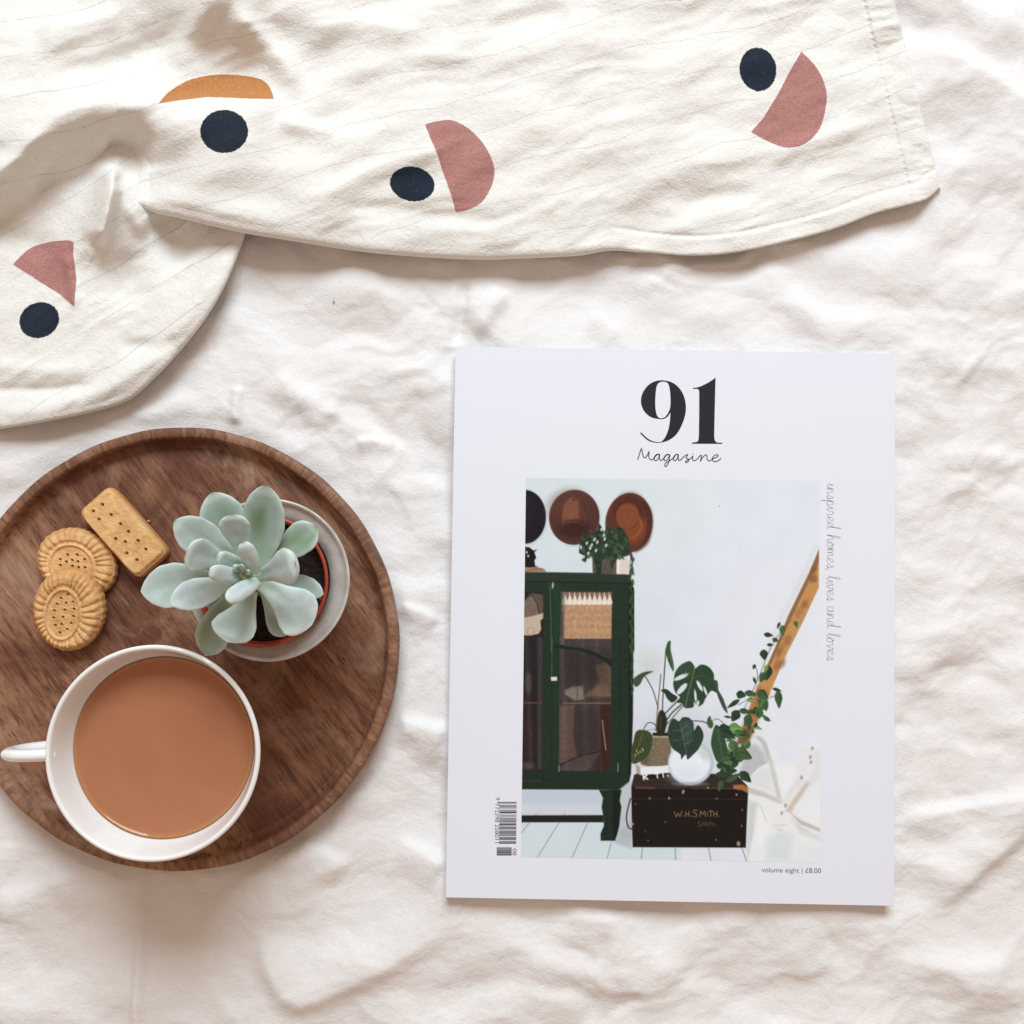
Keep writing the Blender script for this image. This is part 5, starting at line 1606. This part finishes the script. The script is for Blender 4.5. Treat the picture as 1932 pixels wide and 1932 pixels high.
for p in ([(1330, 20), (1250, 140), (1200, 230), (1120, 430), (1070, 540)], [(1210, 590), (1240, 580), (1275, 540)], [(1110, 460), (1105, 380), (1085, 350)], [(960, 650), (1040, 600), (1100, 570)], [(1000, 690), (1040, 600)], [(720, 800), (790, 760), (850, 800)]):
    vein(p, 1.2, (74, 70, 48), 0.9)
# plants on the cabinet
poly(I3([(832, 880), (1112, 880), (1105, 1085), (838, 1075)]), (88, 80, 68), 1, 1, grain=0.12, seed=51)
poly(I3([(1100, 905), (1225, 915), (1215, 1088), (1098, 1082)]), (214, 202, 192), 1, 0.9)
poly(I3([(1100, 905), (1135, 908), (1130, 1085), (1098, 1082)]), (236, 230, 226), 0.8, 3)
poly(I3([(690, 800), (720, 700), (770, 655), (840, 660), (890, 600), (905, 530), (940, 580), (960, 640), (990, 570), (1030, 590), (1090, 570), (1160, 590), (1210, 660), (1230, 760), (1240, 880), (1180, 900), (1140, 880), (1080, 960), (1040, 1040), (1020, 900), (940, 930), (930, 1080), (880, 1130), (870, 1000), (840, 900), (800, 880), (760, 960), (720, 940), (735, 880), (690, 860)]), (40, 58, 42), 1, 1.2, grain=0.35, seed=53)
for k in range(70):
    x, y = rv.uniform(700, 1230), rv.uniform(590, 930)
    if (x - 965) ** 2 / 280 ** 2 + (y - 770) ** 2 / 190 ** 2 > 1:
        continue
    g_ = rv.random()
    ell(x, y, rv.uniform(16, 40), rv.uniform(10, 24), rv.uniform(20, 100), (36 + 34 * g_, 56 + 52 * g_, 40 + 26 * g_), 0.85, 1.0, c3_)
for x, y in ((860, 710), (828, 770), (888, 740), (970, 705), (985, 775), (935, 600), (812, 805), (710, 795), (875, 830), (740, 900), (960, 665), (790, 860), (775, 750)):
    ell(x, y, 11, 20, 25, (206, 216, 226), 0.95, 0.8, c3_)
line(spline(I3([(1215, 700), (1250, 850), (1262, 980), (1245, 1080), (1262, 1160)]), 5), 4.2, (52, 70, 46), 0.95, 1)
for k in range(46):
    y = 900 + k * 34
    if y < 1930:
        ell(1262 + 16 * math.sin(k * 1.7), y, 14, 30, 20 * math.sin(k * 2.3), (44 + 26 * rv.random(), 64 + 34 * rv.random(), 42), 0.9, 1, c3_)
for k in range(14):
    y = 20 + k * 36
    ell(1012 + 8 * math.sin(k * 1.7), y, 9, 22, 10 * math.sin(k), (58, 80, 48), 0.8, 1, c4_)
for x, y in ((1245, 1010), (1230, 1050), (1262, 1130), (1255, 960)):
    ell(x, y, 7, 22, 10, (206, 216, 224), 0.9, 0.7, c3_)
poly(I3([(60, 785), (150, 795), (195, 830), (235, 820), (205, 850), (225, 910), (205, 940), (215, 1000), (250, 1005), (180, 1020), (60, 1010)]), (30, 28, 30), 1, 0.9)
for x, y in ((122, 850), (138, 890)):
    ell(x, y, 9, 14, 15, (206, 214, 222), 0.9, 0.7, c3_)
poly(I3([(60, 1040), (120, 1015), (230, 1010), (310, 1030), (335, 1062), (60, 1062)]), (158, 120, 92), 1, 1)
line(I3([(130, 1055), (210, 1030), (290, 1028)]), 1.4, (110, 78, 58), 0.8)
ell(934 * 1.0, 562, 0, 0, 0, (120, 120, 126), 0, 1) if False else None
ell(1357, 955, 1.1, 1.1, 0, (120, 120, 128), 0.9, 0.6)
# fine photographic grain: leaves, wood and cloth are never one tone
lum = canvas.mean(-1)
dark = sstep(200, 60, lum)
tex = 0.55 * perlin(CX / 7.0, CY / 7.0, 61) + 0.5 * perlin(CX / 3.0, CY / 3.0, 62) + 0.35 * perlin(CX / 1.5, CY / 1.5, 63)
canvas *= (1 + (0.02 + 0.15 * dark) * tex)[..., None]
soft_ = perlin(CX / 60, CY / 60, 64) + 0.5 * perlin(CX / 24, CY / 24, 65)
canvas *= (1 + 0.015 * soft_)[..., None]
g_ = canvas.mean(-1, keepdims=True)
canvas = g_ + (canvas - g_) * (1 - 0.26 * dark[..., None])
# printing softness
def blur(a):
    p = np.pad(a, ((1, 1), (1, 1), (0, 0)), mode='edge')
    return (p[:-2, 1:-1] + p[2:, 1:-1] + p[1:-1, :-2] + p[1:-1, 2:] + 2 * a) / 6
canvas = blur(blur(canvas))
canvas += (0.010 * 255 * perlin(CX / 1.3, CY / 1.3, 60))[..., None]
c = np.clip(canvas, 2, 255) / 255.0
lincv = np.where(c <= 0.04045, c / 12.92, ((c + 0.055) / 1.055) ** 2.4)
pw = np.array(lin(226, 229, 240))
lincv = lincv / pw * np.array(PAPER)
PQ = [(992.5, 901.5), (1546.0, 907.5), (1547.5, 1627.5), (983.0, 1617.0)]
NX, NY = 440, 570
uu, vv = np.meshgrid(np.linspace(0, 1, NX), np.linspace(0, 1, NY))
q = [np.array(p) for p in PQ]
GP = (q[0] * ((1 - uu) * (1 - vv))[..., None] + q[1] * (uu * (1 - vv))[..., None] + q[2] * (uu * vv)[..., None] + q[3] * ((1 - uu) * vv)[..., None])
fx, fy = (GP[..., 0] - PX0) * PS - 0.5, (GP[..., 1] - PY0) * PS - 0.5
ix, iy = np.clip(fx.astype(int), 0, CW - 2), np.clip(fy.astype(int), 0, CH - 2)
ax_, ay_ = (fx - ix)[..., None], (fy - iy)[..., None]
colr = (lincv[iy, ix] * (1 - ax_) + lincv[iy, ix + 1] * ax_) * (1 - ay_) + (lincv[iy + 1, ix] * (1 - ax_) + lincv[iy + 1, ix + 1] * ax_) * ay_
V = at(GP[..., 0], GP[..., 1], ZP)
V[..., 0] -= MO.x
V[..., 1] -= MO.y
me = new_mesh("cover_photo", V.reshape(-1, 3), grid_quads(NY, NX), False)
cattr(me, "pic", colr.reshape(-1, 3))
o = add_obj("cover_photo", me, M_PIC, front)
o["label"] = "printed photo of a green cabinet, hats, houseplants and a black chest"

# ================================================================== a speck of lint on the bed
bm = bmesh.new()
bmesh.ops.create_icosphere(bm, subdivisions=2, radius=0.00042)
for v in bm.verts:
    v.co = Vector((v.co.x * 0.7, v.co.y * 1.5, v.co.z * 0.6)) * random.uniform(0.8, 1.2)
me = bpy.data.meshes.new("lint_speck")
bm.to_mesh(me)
bm.free()
p = pt(630, 570, 0)
o = add_obj("lint_speck", me, NT("brown_lint").done(lin(140, 108, 94), 0.9), None, (p.x, p.y, bed_z(630, 570) + 0.0003))
tag(o, "tiny dark brown fleck of lint on the sheet below the blanket", "lint")
